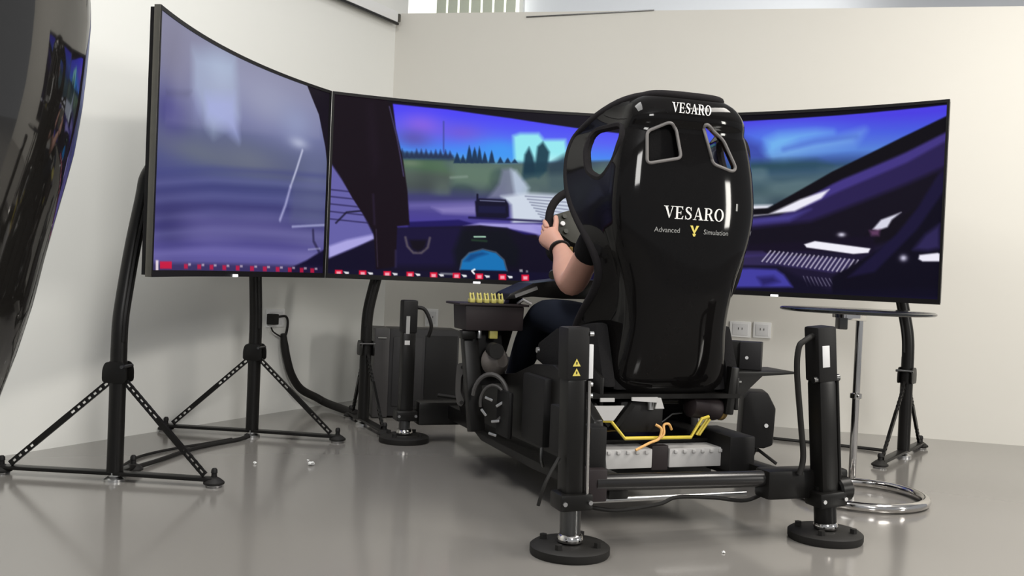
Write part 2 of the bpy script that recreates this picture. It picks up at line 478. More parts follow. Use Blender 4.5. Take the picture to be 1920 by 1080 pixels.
# ------------------------------------------------------------------ screens
# pictures on the three screens: shapes in screen fractions (across, down), colours as displayed
PAINT = {
    'L': [
        ('fill', (98, 95, 150)),
        ('vgrad', (0, 0, 0), [(-0.122, (140, 140, 160)), (0.099, (134, 135, 165)), (0.273, (108, 112, 155)), (0.397, (92, 98, 132)), (0.497, (84, 89, 124)), (0.547, (77, 83, 130)), (0.623, (72, 75, 128)), (0.724, (75, 74, 128)), (0.825, (84, 80, 138)), (0.927, (98, 92, 160)), (0.991, (84, 78, 140))], [(-0.008, -0.032), (1.034, -0.056), (1.075, 1.083), (-0.046, 1.067)], 0.02),
        ('blob', (125, 123, 145), (0.09, 0.154), (0.154, 0.19), 0.8),
        ('blob', (84, 82, 135), (0.081, 0.412), (0.102, 0.148), 0.6),
        ('poly', (165, 180, 206), [(0.21, 0.074), (0.46, 0.008), (0.498, 0.274), (0.351, 0.387), (0.311, 0.362), (0.219, 0.235)], 0.09, 0.85),
        ('blob', (176, 188, 214), (0.387, 0.137), (0.096, 0.144), 0.6),
        ('poly', (172, 182, 236), [(0.298, 0.237), (0.468, 0.183), (0.5, 0.379), (0.428, 0.343), (0.309, 0.332)], 0.08, 0.8),
        ('blob', (150, 158, 205), (0.255, 0.296), (0.039, 0.08), 0.4),
        ('blob', (160, 165, 190), (0.654, 0.151), (0.184, 0.133), 0.7),
        ('blob', (150, 160, 195), (0.838, 0.221), (0.104, 0.099), 0.7),
        ('blob', (112, 120, 128), (0.259, 0.49), (0.262, 0.064), 0.55),
        ('blob', (118, 124, 132), (0.575, 0.459), (0.185, 0.078), 0.5),
        ('poly', (84, 84, 112), [(0.053, 0.293), (0.213, 0.242), (0.188, 0.276), (0.055, 0.314)], 0.03, 0.5),
        ('blob', (104, 110, 148), (0.938, 0.5), (0.088, 0.262), 0.6),
        ('blob', (46, 44, 92), (0.103, 0.813), (0.141, 0.097), 0.75),
        ('blob', (70, 66, 132), (0.085, 0.368), (0.102, 0.072), 0.7),
        ('line', (66, 70, 128), [(-0.02, 0.631), (0.358, 0.545), (0.729, 0.49), (1.009, 0.46)], 0.022, 0.03, 0.5),
        ('line', (104, 106, 160), [(-0.017, 0.671), (0.361, 0.592), (0.731, 0.544), (1.011, 0.519)], 0.022, 0.03, 0.4),
        ('line', (58, 60, 115), [(-0.016, 0.697), (0.362, 0.623), (0.733, 0.579), (1.013, 0.558)], 0.022, 0.03, 0.55),
        ('line', (98, 100, 152), [(-0.014, 0.732), (0.364, 0.663), (0.734, 0.625), (1.015, 0.608)], 0.022, 0.03, 0.45),
        ('line', (56, 54, 108), [(-0.012, 0.766), (0.366, 0.704), (0.736, 0.672), (1.017, 0.659)], 0.022, 0.03, 0.6),
        ('line', (100, 98, 152), [(-0.01, 0.803), (0.368, 0.746), (0.738, 0.721), (1.019, 0.712)], 0.022, 0.03, 0.4),
        ('line', (60, 56, 116), [(-0.008, 0.833), (0.37, 0.782), (0.74, 0.762), (1.02, 0.757)], 0.022, 0.03, 0.6),
        ('line', (102, 100, 156), [(-0.006, 0.864), (0.372, 0.818), (0.742, 0.803), (1.022, 0.801)], 0.022, 0.03, 0.5),
        ('line', (66, 60, 128), [(-0.003, 0.909), (0.374, 0.871), (0.744, 0.863), (1.024, 0.867)], 0.022, 0.03, 0.45),
        ('line', (116, 110, 172), [(-0.001, 0.941), (0.376, 0.909), (0.746, 0.907), (1.026, 0.915)], 0.022, 0.03, 0.5),
        ('noise', (118, 112, 168), [(-0.012, 0.762), (1.017, 0.664), (1.028, 0.978), (0.002, 0.997)], 3, 14, 0.35),
        ('noise', (150, 150, 180), [(0.029, -0.009), (0.948, 0.002), (0.958, 0.262), (0.054, 0.419)], 5, 4, 0.25),
        ('line', (205, 208, 232), [(0.864, 0.348), (0.835, 0.456), (0.806, 0.551)], 0.014, 0.014, 0.85),
        ('line', (178, 178, 220), [(0.806, 0.551), (0.781, 0.652), (0.754, 0.73)], 0.018, 0.018, 0.8),
        ('blob', (190, 196, 220), (0.842, 0.313), (0.048, 0.028), 0.7),
        ('poly', (88, 92, 128), [(0.815, 0.535), (0.997, 0.519), (1.005, 0.726), (0.814, 0.732)], 0.06, 0.5),
        ('line', (176, 178, 220), [(0.824, 0.759), (0.999, 0.732)], 0.012, 0.01, 0.7),
        ('line', (40, 36, 70), [(0.939, 0.768), (0.944, 0.826), (0.976, 0.882)], 0.02, 0.012, 0.75),
        ('line', (180, 180, 215), [(0.917, 0.874), (0.981, 0.864)], 0.008, 0.01, 0.6),
        ('poly', (22, 16, 26), [(0.857, -0.04), (1.062, -0.066), (1.081, 0.443), (1.012, 0.456), (0.988, 0.298), (0.947, 0.133)], 0.008, 1),
        ('poly', (16, 11, 40), [(0.809, 0.985), (0.91, 0.933), (1.052, 0.835), (1.059, 1.022), (0.811, 1.027)], 0.015, 1),
        ('poly', (34, 26, 64), [(-0.01, 0.972), (0.867, 0.963), (1.042, 0.962), (1.044, 1.023), (-0.007, 1.028)], 0.02, 0.6),
        ('poly', (210, 20, 60), [(0.051, 0.965), (0.125, 0.964), (0.127, 0.994), (0.053, 0.994)], 0.006, 0.9),
        ('poly', (235, 220, 225), [(0.024, 0.961), (0.041, 0.961), (0.043, 1.003), (0.026, 1.003)], 0.006, 0.9),
        ('poly', (215, 22, 62), [(0.202, 0.973), (0.225, 0.973), (0.226, 0.993), (0.203, 0.993)], 0.008, 0.75),
        ('poly', (235, 215, 225), [(0.228, 0.97), (0.244, 0.97), (0.244, 0.979), (0.228, 0.98)], 0.006, 0.6),
        ('poly', (215, 22, 62), [(0.283, 0.974), (0.306, 0.973), (0.307, 0.994), (0.284, 0.994)], 0.008, 0.75),
        ('poly', (235, 215, 225), [(0.309, 0.971), (0.325, 0.97), (0.325, 0.98), (0.309, 0.98)], 0.006, 0.6),
        ('poly', (215, 22, 62), [(0.357, 0.974), (0.379, 0.973), (0.38, 0.995), (0.358, 0.995)], 0.008, 0.75),
        ('poly', (235, 215, 225), [(0.382, 0.971), (0.398, 0.971), (0.398, 0.98), (0.383, 0.981)], 0.006, 0.6),
        ('poly', (215, 22, 62), [(0.433, 0.974), (0.455, 0.974), (0.456, 0.996), (0.434, 0.996)], 0.008, 0.75),
        ('poly', (235, 215, 225), [(0.458, 0.971), (0.473, 0.971), (0.474, 0.981), (0.458, 0.981)], 0.006, 0.6),
        ('poly', (215, 22, 62), [(0.511, 0.974), (0.533, 0.974), (0.534, 0.997), (0.512, 0.997)], 0.008, 0.75),
        ('poly', (235, 215, 225), [(0.536, 0.971), (0.551, 0.971), (0.551, 0.981), (0.536, 0.981)], 0.006, 0.6),
        ('poly', (215, 22, 62), [(0.594, 0.974), (0.616, 0.974), (0.617, 0.997), (0.595, 0.998)], 0.008, 0.75),
        ('poly', (235, 215, 225), [(0.619, 0.971), (0.634, 0.971), (0.634, 0.981), (0.619, 0.981)], 0.006, 0.6),
        ('poly', (215, 22, 62), [(0.667, 0.974), (0.689, 0.974), (0.69, 0.998), (0.668, 0.998)], 0.008, 0.75),
        ('poly', (235, 215, 225), [(0.691, 0.971), (0.707, 0.971), (0.707, 0.981), (0.692, 0.982)], 0.006, 0.6),
        ('poly', (215, 22, 62), [(0.74, 0.974), (0.761, 0.974), (0.762, 0.999), (0.741, 0.999)], 0.008, 0.75),
        ('poly', (235, 215, 225), [(0.764, 0.971), (0.779, 0.971), (0.779, 0.982), (0.764, 0.982)], 0.006, 0.6),
        ('poly', (215, 22, 62), [(0.808, 0.975), (0.829, 0.974), (0.83, 0.999), (0.809, 1.0)], 0.008, 0.75),
        ('poly', (235, 215, 225), [(0.832, 0.971), (0.847, 0.971), (0.847, 0.982), (0.833, 0.982)], 0.006, 0.6),
        ('poly', (215, 22, 62), [(0.874, 0.975), (0.894, 0.974), (0.895, 1.0), (0.875, 1.001)], 0.008, 0.75),
        ('poly', (235, 215, 225), [(0.897, 0.971), (0.912, 0.971), (0.912, 0.982), (0.897, 0.983)], 0.006, 0.6),
        ('poly', (215, 22, 62), [(0.932, 0.975), (0.953, 0.975), (0.954, 1.001), (0.933, 1.001)], 0.008, 0.75),
        ('poly', (235, 215, 225), [(0.956, 0.972), (0.97, 0.971), (0.971, 0.983), (0.956, 0.983)], 0.006, 0.6),
    ],
    'C': [
        ('fill', (18, 10, 24)),
        ('vgrad', (0, 0, 0), [(-0.046, (78, 58, 240)), (0.047, (76, 70, 245)), (0.155, (86, 96, 242)), (0.264, (70, 140, 242)), (0.326, (90, 170, 225))], [(0.125, -0.046), (1.001, -0.036), (1.01, 0.346), (0.136, 0.437)], 0.01),
        ('blob', (150, 100, 225), (0.29, 0.125), (0.072, 0.068), 0.7),
        ('blob', (125, 85, 205), (0.436, 0.15), (0.074, 0.056), 0.6),
        ('blob', (92, 78, 160), (0.265, 0.205), (0.063, 0.055), 0.7),
        ('blob', (60, 165, 245), (0.567, 0.228), (0.111, 0.069), 0.6),
        ('poly', (150, 232, 240), [(0.606, 0.145), (0.63, 0.127), (0.694, 0.12), (0.713, 0.156), (0.787, 0.148), (0.799, 0.268), (0.68, 0.311), (0.615, 0.293)], 0.03, 1),
        ('blob', (190, 245, 250), (0.735, 0.274), (0.055, 0.032), 0.6),
        ('vgrad', (0, 0, 0), [(0.273, (48, 66, 92)), (0.326, (70, 92, 92)), (0.404, (72, 92, 88)), (0.466, (62, 76, 84)), (0.534, (62, 62, 110)), (0.621, (74, 66, 140)), (0.699, (70, 60, 150))], [(0.205, 0.336), (0.403, 0.298), (0.551, 0.312), (1.008, 0.251), (1.018, 0.665), (0.214, 0.733)], 0.02),
        ('poly', (70, 100, 70), [(0.226, 0.309), (0.367, 0.315), (0.406, 0.404), (0.227, 0.388)], 0.05, 0.8),
        ('blob', (110, 125, 100), (0.259, 0.347), (0.036, 0.018), 0.6),
        ('poly', (66, 70, 66), [(0.227, 0.388), (0.405, 0.388), (0.39, 0.499), (0.237, 0.51)], 0.05, 0.6),
        ('poly', (92, 122, 95), [(0.404, 0.326), (0.551, 0.331), (0.536, 0.452), (0.407, 0.45)], 0.06, 0.5),
        ('line', (150, 165, 160), [(0.397, 0.414), (0.452, 0.402)], 0.012, 0.015, 0.6),
        ('noise', (120, 140, 125), [(0.226, 0.333), (1.008, 0.251), (1.013, 0.458), (0.231, 0.532)], 16, 10, 0.35),
        ('poly', (32, 36, 72), [(0.203, 0.324), (0.212, 0.269), (0.224, 0.321)], 0.012, 0.85),
        ('poly', (32, 36, 72), [(0.219, 0.322), (0.228, 0.267), (0.24, 0.319)], 0.012, 0.85),
        ('poly', (32, 36, 72), [(0.235, 0.32), (0.245, 0.281), (0.256, 0.317)], 0.012, 0.85),
        ('poly', (32, 36, 72), [(0.251, 0.318), (0.261, 0.278), (0.272, 0.315)], 0.012, 0.85),
        ('poly', (32, 36, 72), [(0.267, 0.315), (0.277, 0.262), (0.289, 0.313)], 0.012, 0.85),
        ('poly', (32, 36, 72), [(0.283, 0.313), (0.293, 0.261), (0.305, 0.31)], 0.012, 0.85),
        ('poly', (32, 36, 72), [(0.3, 0.311), (0.309, 0.26), (0.321, 0.308)], 0.012, 0.85),
        ('poly', (32, 36, 72), [(0.316, 0.309), (0.326, 0.265), (0.338, 0.306)], 0.012, 0.85),
        ('poly', (32, 36, 72), [(0.332, 0.307), (0.342, 0.257), (0.354, 0.304)], 0.012, 0.85),
        ('poly', (32, 36, 72), [(0.348, 0.305), (0.358, 0.255), (0.37, 0.302)], 0.012, 0.85),
        ('poly', (32, 36, 72), [(0.365, 0.303), (0.375, 0.253), (0.387, 0.3)], 0.012, 0.85),
        ('poly', (32, 36, 72), [(0.381, 0.301), (0.391, 0.259), (0.403, 0.298)], 0.012, 0.85),
        ('poly', (24, 48, 78), [(0.404, 0.329), (0.411, 0.285), (0.415, 0.265), (0.421, 0.283), (0.429, 0.326)], 0.008, 0.95),
        ('poly', (24, 48, 78), [(0.426, 0.326), (0.432, 0.291), (0.436, 0.275), (0.44, 0.29), (0.448, 0.324)], 0.008, 0.95),
        ('poly', (24, 48, 78), [(0.446, 0.324), (0.452, 0.249), (0.456, 0.217), (0.462, 0.248), (0.472, 0.321)], 0.008, 0.95),
        ('poly', (24, 48, 78), [(0.464, 0.322), (0.47, 0.255), (0.475, 0.227), (0.481, 0.254), (0.49, 0.319)], 0.008, 0.95),
        ('poly', (24, 48, 78), [(0.483, 0.32), (0.488, 0.249), (0.491, 0.218), (0.496, 0.248), (0.505, 0.317)], 0.008, 0.95),
        ('poly', (24, 48, 78), [(0.501, 0.318), (0.507, 0.269), (0.51, 0.248), (0.515, 0.268), (0.523, 0.315)], 0.008, 0.95),
        ('poly', (24, 48, 78), [(0.525, 0.315), (0.53, 0.262), (0.534, 0.238), (0.539, 0.261), (0.547, 0.312)], 0.008, 0.95),
        ('poly', (24, 48, 78), [(0.555, 0.312), (0.561, 0.285), (0.565, 0.273), (0.569, 0.284), (0.577, 0.309)], 0.008, 0.95),
        ('poly', (24, 48, 78), [(0.58, 0.309), (0.586, 0.286), (0.591, 0.276), (0.595, 0.285), (0.602, 0.307)], 0.008, 0.95),
        ('poly', (24, 48, 78), [(0.604, 0.306), (0.611, 0.288), (0.615, 0.28), (0.619, 0.287), (0.626, 0.304)], 0.008, 0.95),
        ('poly', (36, 52, 80), [(0.203, 0.284), (0.403, 0.286), (0.403, 0.31), (0.205, 0.33)], 0.02, 0.8),
        ('line', (62, 70, 150), [(0.365, 0.092), (0.369, 0.268)], 0.008, 0.008, 0.85),
        ('poly', (20, 52, 70), [(0.642, 0.41), (0.649, 0.251), (0.663, 0.205), (0.679, 0.264), (0.697, 0.373)], 0.02, 0.95),
        ('poly', (24, 58, 74), [(0.682, 0.374), (0.692, 0.199), (0.71, 0.169), (0.734, 0.227), (0.729, 0.338), (0.701, 0.389)], 0.02, 0.95),
        ('poly', (42, 62, 76), [(0.728, 0.307), (0.789, 0.237), (0.826, 0.234), (0.831, 0.456), (0.739, 0.448)], 0.04, 0.9),
        ('poly', (90, 110, 110), [(0.636, 0.379), (0.81, 0.347), (0.814, 0.49), (0.666, 0.487)], 0.05, 0.6),
        ('poly', (132, 134, 165), [(0.574, 0.347), (0.603, 0.338), (0.655, 0.425), (0.639, 0.512), (0.528, 0.522), (0.563, 0.434)], 0.03, 0.7),
        ('poly', (190, 205, 225), [(0.603, 0.344), (0.622, 0.349), (0.669, 0.445), (0.658, 0.529), (0.62, 0.491)], 0.03, 0.8),
        ('poly', (205, 214, 228), [(0.574, 0.505), (0.666, 0.477), (1.013, 0.48), (1.018, 0.649), (0.615, 0.666), (0.608, 0.555)], 0.03, 1),
        ('line', (96, 100, 128), [(0.657, 0.497), (0.795, 0.498), (1.014, 0.499)], 0.006, 0.008, 0.75),
        ('line', (96, 100, 128), [(0.665, 0.514), (0.796, 0.52), (1.015, 0.527)], 0.006, 0.008, 0.75),
        ('line', (96, 100, 128), [(0.673, 0.531), (0.796, 0.542), (1.015, 0.554)], 0.006, 0.008, 0.75),
        ('line', (96, 100, 128), [(0.68, 0.547), (0.797, 0.563), (1.016, 0.581)], 0.006, 0.008, 0.75),
        ('line', (96, 100, 128), [(0.688, 0.564), (0.798, 0.585), (1.017, 0.608)], 0.006, 0.008, 0.75),
        ('line', (96, 100, 128), [(0.696, 0.581), (0.798, 0.607), (1.017, 0.635)], 0.006, 0.008, 0.75),
        ('line', (96, 100, 128), [(0.704, 0.598), (0.799, 0.629), (1.018, 0.662)], 0.006, 0.008, 0.75),
        ('line', (96, 100, 128), [(0.712, 0.615), (0.799, 0.651), (1.018, 0.689)], 0.006, 0.008, 0.75),
        ('line', (96, 100, 128), [(0.719, 0.631), (0.8, 0.673), (1.019, 0.717)], 0.006, 0.008, 0.75),
        ('poly', (148, 138, 196), [(0.337, 0.591), (0.489, 0.564), (0.49, 0.62), (0.374, 0.625)], 0.03, 0.8),
        ('poly', (112, 105, 175), [(0.255, 0.575), (0.373, 0.557), (0.482, 0.539), (0.483, 0.564), (0.256, 0.612)], 0.03, 0.5),
        ('noise', (120, 110, 180), [(0.255, 0.575), (0.483, 0.545), (0.486, 0.677), (0.258, 0.698)], 4, 12, 0.5),
        ('poly', (14, 12, 38), [(0.484, 0.545), (0.497, 0.525), (0.589, 0.523), (0.599, 0.547), (0.603, 0.622), (0.592, 0.636), (0.49, 0.639)], 0.01, 1),
        ('line', (150, 155, 190), [(0.501, 0.537), (0.586, 0.535)], 0.005, 0.006, 0.8),
        ('poly', (22, 22, 60), [(0.496, 0.569), (0.59, 0.563), (0.591, 0.604), (0.497, 0.61)], 0.01, 0.9),
        ('line', (14, 14, 40), [(0.491, 0.504), (0.492, 0.538)], 0.012, 0.006, 1),
        ('poly', (30, 22, 92), [(0.258, 0.686), (0.43, 0.657), (0.486, 0.677), (0.652, 0.656), (1.017, 0.627), (1.019, 0.697), (0.259, 0.76)], 0.012, 1),
        ('line', (18, 12, 58), [(0.466, 0.641), (0.614, 0.64), (0.762, 0.641)], 0.012, 0.01, 0.9),
        ('poly', (168, 160, 226), [(0.446, 0.693), (0.504, 0.669), (0.689, 0.659), (0.781, 0.665), (0.764, 0.717), (0.709, 0.721), (0.597, 0.692), (0.468, 0.691)], 0.015, 0.95),
        ('poly', (150, 142, 214), [(0.689, 0.672), (0.799, 0.663), (0.765, 0.755), (0.709, 0.728)], 0.03, 0.8),
        ('poly', (14, 9, 30), [(0.004, 0.753), (0.431, 0.694), (0.504, 0.682), (0.597, 0.692), (0.691, 0.742), (0.746, 0.756), (1.019, 0.697), (1.028, 1.081), (-0.022, 1.143)], 0.012, 1),
        ('poly', (30, 22, 72), [(0.178, 0.718), (0.449, 0.687), (0.437, 0.932), (0.219, 0.947)], 0.05, 0.55),
        ('poly', (100, 96, 165), [(-0.011, 0.368), (0.032, 0.466), (0.106, 0.653), (0.149, 0.785), (0.075, 0.867), (0.001, 0.933)], 0.012, 1),
        ('line', (34, 28, 70), [(-0.008, 0.531), (0.121, 0.539)], 0.007, 0.008, 0.8),
        ('line', (34, 28, 70), [(-0.007, 0.57), (0.122, 0.578)], 0.007, 0.008, 0.8),
        ('line', (34, 28, 70), [(-0.006, 0.611), (0.122, 0.62)], 0.007, 0.008, 0.8),
        ('line', (34, 28, 70), [(-0.005, 0.653), (0.123, 0.663)], 0.007, 0.008, 0.8),
        ('line', (34, 28, 70), [(-0.004, 0.695), (0.124, 0.705)], 0.007, 0.008, 0.8),
        ('poly', (172, 166, 226), [(-0.001, 0.849), (0.057, 0.808), (0.14, 0.77), (0.149, 0.794), (0.001, 0.921)], 0.02, 0.95),
        ('line', (16, 12, 30), [(0.02, 0.716), (0.053, 0.652), (0.105, 0.638)], 0.009, 0.008, 0.9),
        ('poly', (15, 10, 36), [(-0.006, 0.922), (0.153, 0.794), (0.167, 0.86), (0.158, 0.998), (-0.004, 1.023)], 0.015, 1),
        ('poly', (19, 8, 18), [(-0.027, -0.045), (0.187, -0.027), (0.204, 0.153), (0.233, 0.332), (0.252, 0.514), (0.263, 0.704), (0.222, 0.714), (0.222, 0.947), (0.157, 0.967), (0.143, 0.74), (0.069, 0.566), (0.01, 0.394), (-0.019, 0.339)], 0.008, 1),
        ('poly', (34, 22, 38), [(0.109, 0.036), (0.126, 0.021), (0.155, 0.343), (0.136, 0.437), (0.114, 0.228)], 0.05, 0.35),
        ('line', (110, 110, 170), [(0.18, 0.035), (0.211, 0.219), (0.226, 0.333), (0.237, 0.424)], 0.006, 0.008, 0.6),
        ('line', (44, 34, 60), [(0.138, 0.543), (0.146, 0.709)], 0.012, 0.012, 0.6),
        ('line', (60, 52, 70), [(0.152, 0.739), (0.162, 0.951)], 0.006, 0.006, 0.7),
        ('line', (50, 44, 80), [(0.22, 0.855), (0.222, 0.947)], 0.012, 0.012, 0.7),
        ('poly', (14, 9, 20), [(0.157, -0.034), (1.0, -0.052), (1.004, 0.098), (0.822, 0.075), (0.6, 0.042), (0.378, 0.019), (0.18, 0.017)], 0.008, 1),
        ('line', (92, 84, 92), [(0.251, 0.776), (0.259, 0.827), (0.28, 0.863), (0.307, 0.861), (0.328, 0.828), (0.334, 0.772)], 0.014, 0.01, 0.85),
        ('poly', (14, 8, 18), [(0.265, 0.79), (0.323, 0.785), (0.317, 0.835), (0.296, 0.855), (0.274, 0.839)], 0.02, 0.9),
        ('poly', (10, 14, 22), [(0.442, 0.712), (0.597, 0.699), (0.646, 0.821), (0.639, 0.917), (0.427, 0.933), (0.416, 0.84)], 0.04, 0.8),
        ('line', (190, 235, 205), [(0.486, 0.752), (0.524, 0.749)], 0.008, 0.007, 0.95),
        ('line', (60, 110, 60), [(0.479, 0.772), (0.529, 0.774)], 0.01, 0.012, 0.5),
        ('poly', (22, 112, 178), [(0.441, 0.95), (0.447, 0.893), (0.471, 0.848), (0.517, 0.825), (0.564, 0.841), (0.592, 0.883), (0.603, 0.945)], 0.012, 1),
        ('poly', (12, 56, 110), [(0.454, 0.899), (0.475, 0.854), (0.517, 0.838), (0.536, 0.849), (0.5, 0.871), (0.473, 0.898)], 0.02, 0.7),
        ('line', (92, 100, 118), [(0.441, 0.95), (0.447, 0.893), (0.471, 0.848), (0.517, 0.822), (0.563, 0.837), (0.592, 0.879), (0.605, 0.945)], 0.008, 0.008, 0.7),
        ('poly', (16, 12, 40), [(-0.005, 0.978), (1.024, 0.931), (1.028, 1.081), (-0.001, 1.142)], 0.01, 1),
        ('line', (130, 132, 140), [(0.377, 0.977), (0.434, 0.976)], 0.012, 0.008, 0.8),
        ('poly', (214, 16, 52), [(0.023, 0.979), (0.047, 0.978), (0.047, 1.014), (0.023, 1.015)], 0.004, 1),
        ('poly', (255, 225, 232), [(0.028, 0.988), (0.042, 0.987), (0.042, 1.005), (0.028, 1.006)], 0.006, 0.7),
        ('poly', (238, 238, 240), [(0.05, 0.986), (0.068, 0.988), (0.068, 0.999), (0.058, 1.001)], 0.005, 0.95),
        ('poly', (214, 16, 52), [(0.101, 0.977), (0.125, 0.976), (0.126, 1.012), (0.101, 1.014)], 0.004, 1),
        ('poly', (255, 225, 232), [(0.106, 0.986), (0.12, 0.985), (0.121, 1.003), (0.107, 1.004)], 0.006, 0.7),
        ('poly', (238, 238, 240), [(0.129, 0.985), (0.147, 0.987), (0.147, 0.997), (0.136, 0.999)], 0.005, 0.95),
        ('poly', (214, 16, 52), [(0.182, 0.976), (0.207, 0.974), (0.208, 1.011), (0.183, 1.012)], 0.004, 1),
        ('poly', (255, 225, 232), [(0.187, 0.984), (0.202, 0.983), (0.202, 1.002), (0.188, 1.003)], 0.006, 0.7),
        ('poly', (238, 238, 240), [(0.211, 0.983), (0.229, 0.985), (0.229, 0.995), (0.218, 0.998)], 0.005, 0.95),
        ('poly', (214, 16, 52), [(0.259, 0.974), (0.284, 0.972), (0.285, 1.009), (0.26, 1.011)], 0.004, 1),
        ('poly', (255, 225, 232), [(0.265, 0.983), (0.279, 0.982), (0.279, 1.0), (0.265, 1.001)], 0.006, 0.7),
        ('poly', (238, 238, 240), [(0.288, 0.981), (0.306, 0.983), (0.306, 0.994), (0.296, 0.996)], 0.005, 0.95),
        ('poly', (214, 16, 52), [(0.339, 0.972), (0.364, 0.97), (0.365, 1.007), (0.34, 1.009)], 0.004, 1),
        ('poly', (255, 225, 232), [(0.344, 0.981), (0.359, 0.98), (0.359, 0.998), (0.345, 0.999)], 0.006, 0.7),
        ('poly', (238, 238, 240), [(0.368, 0.979), (0.386, 0.981), (0.387, 0.992), (0.376, 0.994)], 0.005, 0.95),
        ('poly', (214, 16, 52), [(0.417, 0.97), (0.443, 0.968), (0.444, 1.006), (0.418, 1.007)], 0.004, 1),
        ('poly', (255, 225, 232), [(0.423, 0.979), (0.438, 0.978), (0.438, 0.997), (0.423, 0.998)], 0.006, 0.7),
        ('poly', (238, 238, 240), [(0.447, 0.977), (0.465, 0.979), (0.466, 0.99), (0.455, 0.993)], 0.005, 0.95),
        ('poly', (214, 16, 52), [(0.496, 0.968), (0.522, 0.966), (0.523, 1.004), (0.497, 1.006)], 0.004, 1),
        ('poly', (255, 225, 232), [(0.502, 0.977), (0.517, 0.976), (0.517, 0.995), (0.503, 0.996)], 0.006, 0.7),
        ('poly', (238, 238, 240), [(0.526, 0.975), (0.545, 0.977), (0.545, 0.988), (0.534, 0.991)], 0.005, 0.95),
        ('poly', (214, 16, 52), [(0.576, 0.966), (0.602, 0.964), (0.603, 1.002), (0.577, 1.004)], 0.004, 1),
        ('poly', (255, 225, 232), [(0.582, 0.975), (0.596, 0.974), (0.597, 0.993), (0.582, 0.994)], 0.006, 0.7),
        ('poly', (238, 238, 240), [(0.606, 0.973), (0.624, 0.975), (0.624, 0.986), (0.613, 0.989)], 0.005, 0.95),
        ('poly', (214, 16, 52), [(0.655, 0.964), (0.681, 0.962), (0.682, 1.0), (0.656, 1.002)], 0.004, 1),
        ('poly', (255, 225, 232), [(0.661, 0.973), (0.676, 0.972), (0.676, 0.991), (0.662, 0.992)], 0.006, 0.7),
        ('line', (245, 245, 250), [(0.492, 0.944), (0.483, 0.954), (0.491, 0.969)], 0.01, 0.005, 1),
        ('poly', (180, 180, 185), [(0.647, 0.933), (0.658, 0.932), (0.659, 0.948), (0.648, 0.948)], 0.006, 0.8),
        ('poly', (190, 190, 195), [(0.67, 0.937), (0.677, 0.937), (0.677, 0.949), (0.67, 0.95)], 0.006, 0.6),
    ],
    'R': [
        ('fill', (18, 12, 28)),
        ('vgrad', (0, 0, 0), [(-0.049, (82, 66, 235)), (0.04, (74, 62, 225)), (0.129, (72, 92, 222)), (0.218, (86, 130, 215)), (0.262, (62, 92, 160)), (0.298, (48, 78, 110)), (0.351, (66, 92, 108)), (0.44, (62, 84, 92)), (0.514, (56, 72, 86))], [(-0.19, -0.137), (1.034, -0.054), (1.065, 1.097), (-0.154, 1.192)], 0.02),
        ('blob', (88, 130, 236), (0.524, 0.126), (0.191, 0.077), 0.7),
        ('poly', (120, 190, 240), [(0.447, 0.143), (0.489, 0.115), (0.609, 0.106), (0.66, 0.116), (0.559, 0.149), (0.474, 0.228), (0.453, 0.221)], 0.07, 0.8),
        ('poly', (125, 180, 232), [(0.457, 0.243), (0.525, 0.186), (0.661, 0.156), (0.759, 0.116), (0.728, 0.185), (0.595, 0.222), (0.51, 0.26)], 0.08, 0.75),
        ('line', (78, 110, 205), [(0.508, 0.2), (0.61, 0.159), (0.736, 0.145)], 0.02, 0.03, 0.7),
        ('poly', (52, 58, 150), [(0.369, 0.127), (0.429, 0.166), (0.457, 0.258), (-0.103, 0.252)], 0.06, 0.7),
        ('poly', (40, 72, 78), [(0.387, 0.268), (0.527, 0.26), (0.613, 0.264), (0.665, 0.302), (0.388, 0.322)], 0.05, 0.7),
        ('noise', (112, 136, 140), [(-0.103, 0.29), (0.698, 0.304), (0.569, 0.529), (-0.096, 0.541)], 14, 12, 0.45),
        ('poly', (234, 234, 245), [(-0.097, 0.535), (0.478, 0.511), (0.448, 0.553), (-0.095, 0.58)], 0.02, 0.95),
        ('poly', (26, 20, 46), [(-0.096, 0.574), (0.483, 0.559), (1.046, 0.375), (1.065, 1.097), (-0.08, 1.217)], 0.01, 1),
        ('poly', (10, 7, 14), [(-0.095, 0.586), (0.465, 0.529), (0.666, 0.331), (0.873, 0.164), (1.037, 0.04), (1.041, 0.193), (0.877, 0.314), (0.67, 0.477), (0.449, 0.62), (-0.093, 0.677)], 0.01, 1),
        ('poly', (40, 30, 78), [(-0.093, 0.67), (0.501, 0.574), (0.668, 0.398), (0.86, 0.269), (1.039, 0.12), (1.046, 0.375), (0.899, 0.56), (0.677, 0.762), (-0.088, 0.895)], 0.015, 1),
        ('poly', (76, 62, 150), [(0.568, 0.493), (0.7, 0.373), (0.891, 0.24), (1.024, 0.132), (1.026, 0.172), (0.892, 0.296), (0.702, 0.431), (0.586, 0.523)], 0.02, 0.7),
        ('poly', (236, 234, 246), [(-0.094, 0.631), (0.466, 0.565), (0.568, 0.481), (0.66, 0.427), (0.636, 0.476), (0.552, 0.547), (-0.093, 0.677)], 0.015, 1),
        ('poly', (12, 8, 16), [(-0.091, 0.751), (0.605, 0.602), (0.895, 0.407), (1.044, 0.295), (1.052, 0.616), (0.744, 0.759), (-0.089, 0.831)], 0.035, 0.85),
        ('poly', (96, 90, 190), [(-0.093, 0.677), (0.535, 0.564), (0.604, 0.535), (0.536, 0.603), (-0.092, 0.722)], 0.03, 0.5),
        ('poly', (20, 12, 34), [(-0.09, 0.799), (0.676, 0.704), (0.807, 0.672), (0.81, 0.771), (0.575, 0.766), (-0.089, 0.863)], 0.02, 0.7),
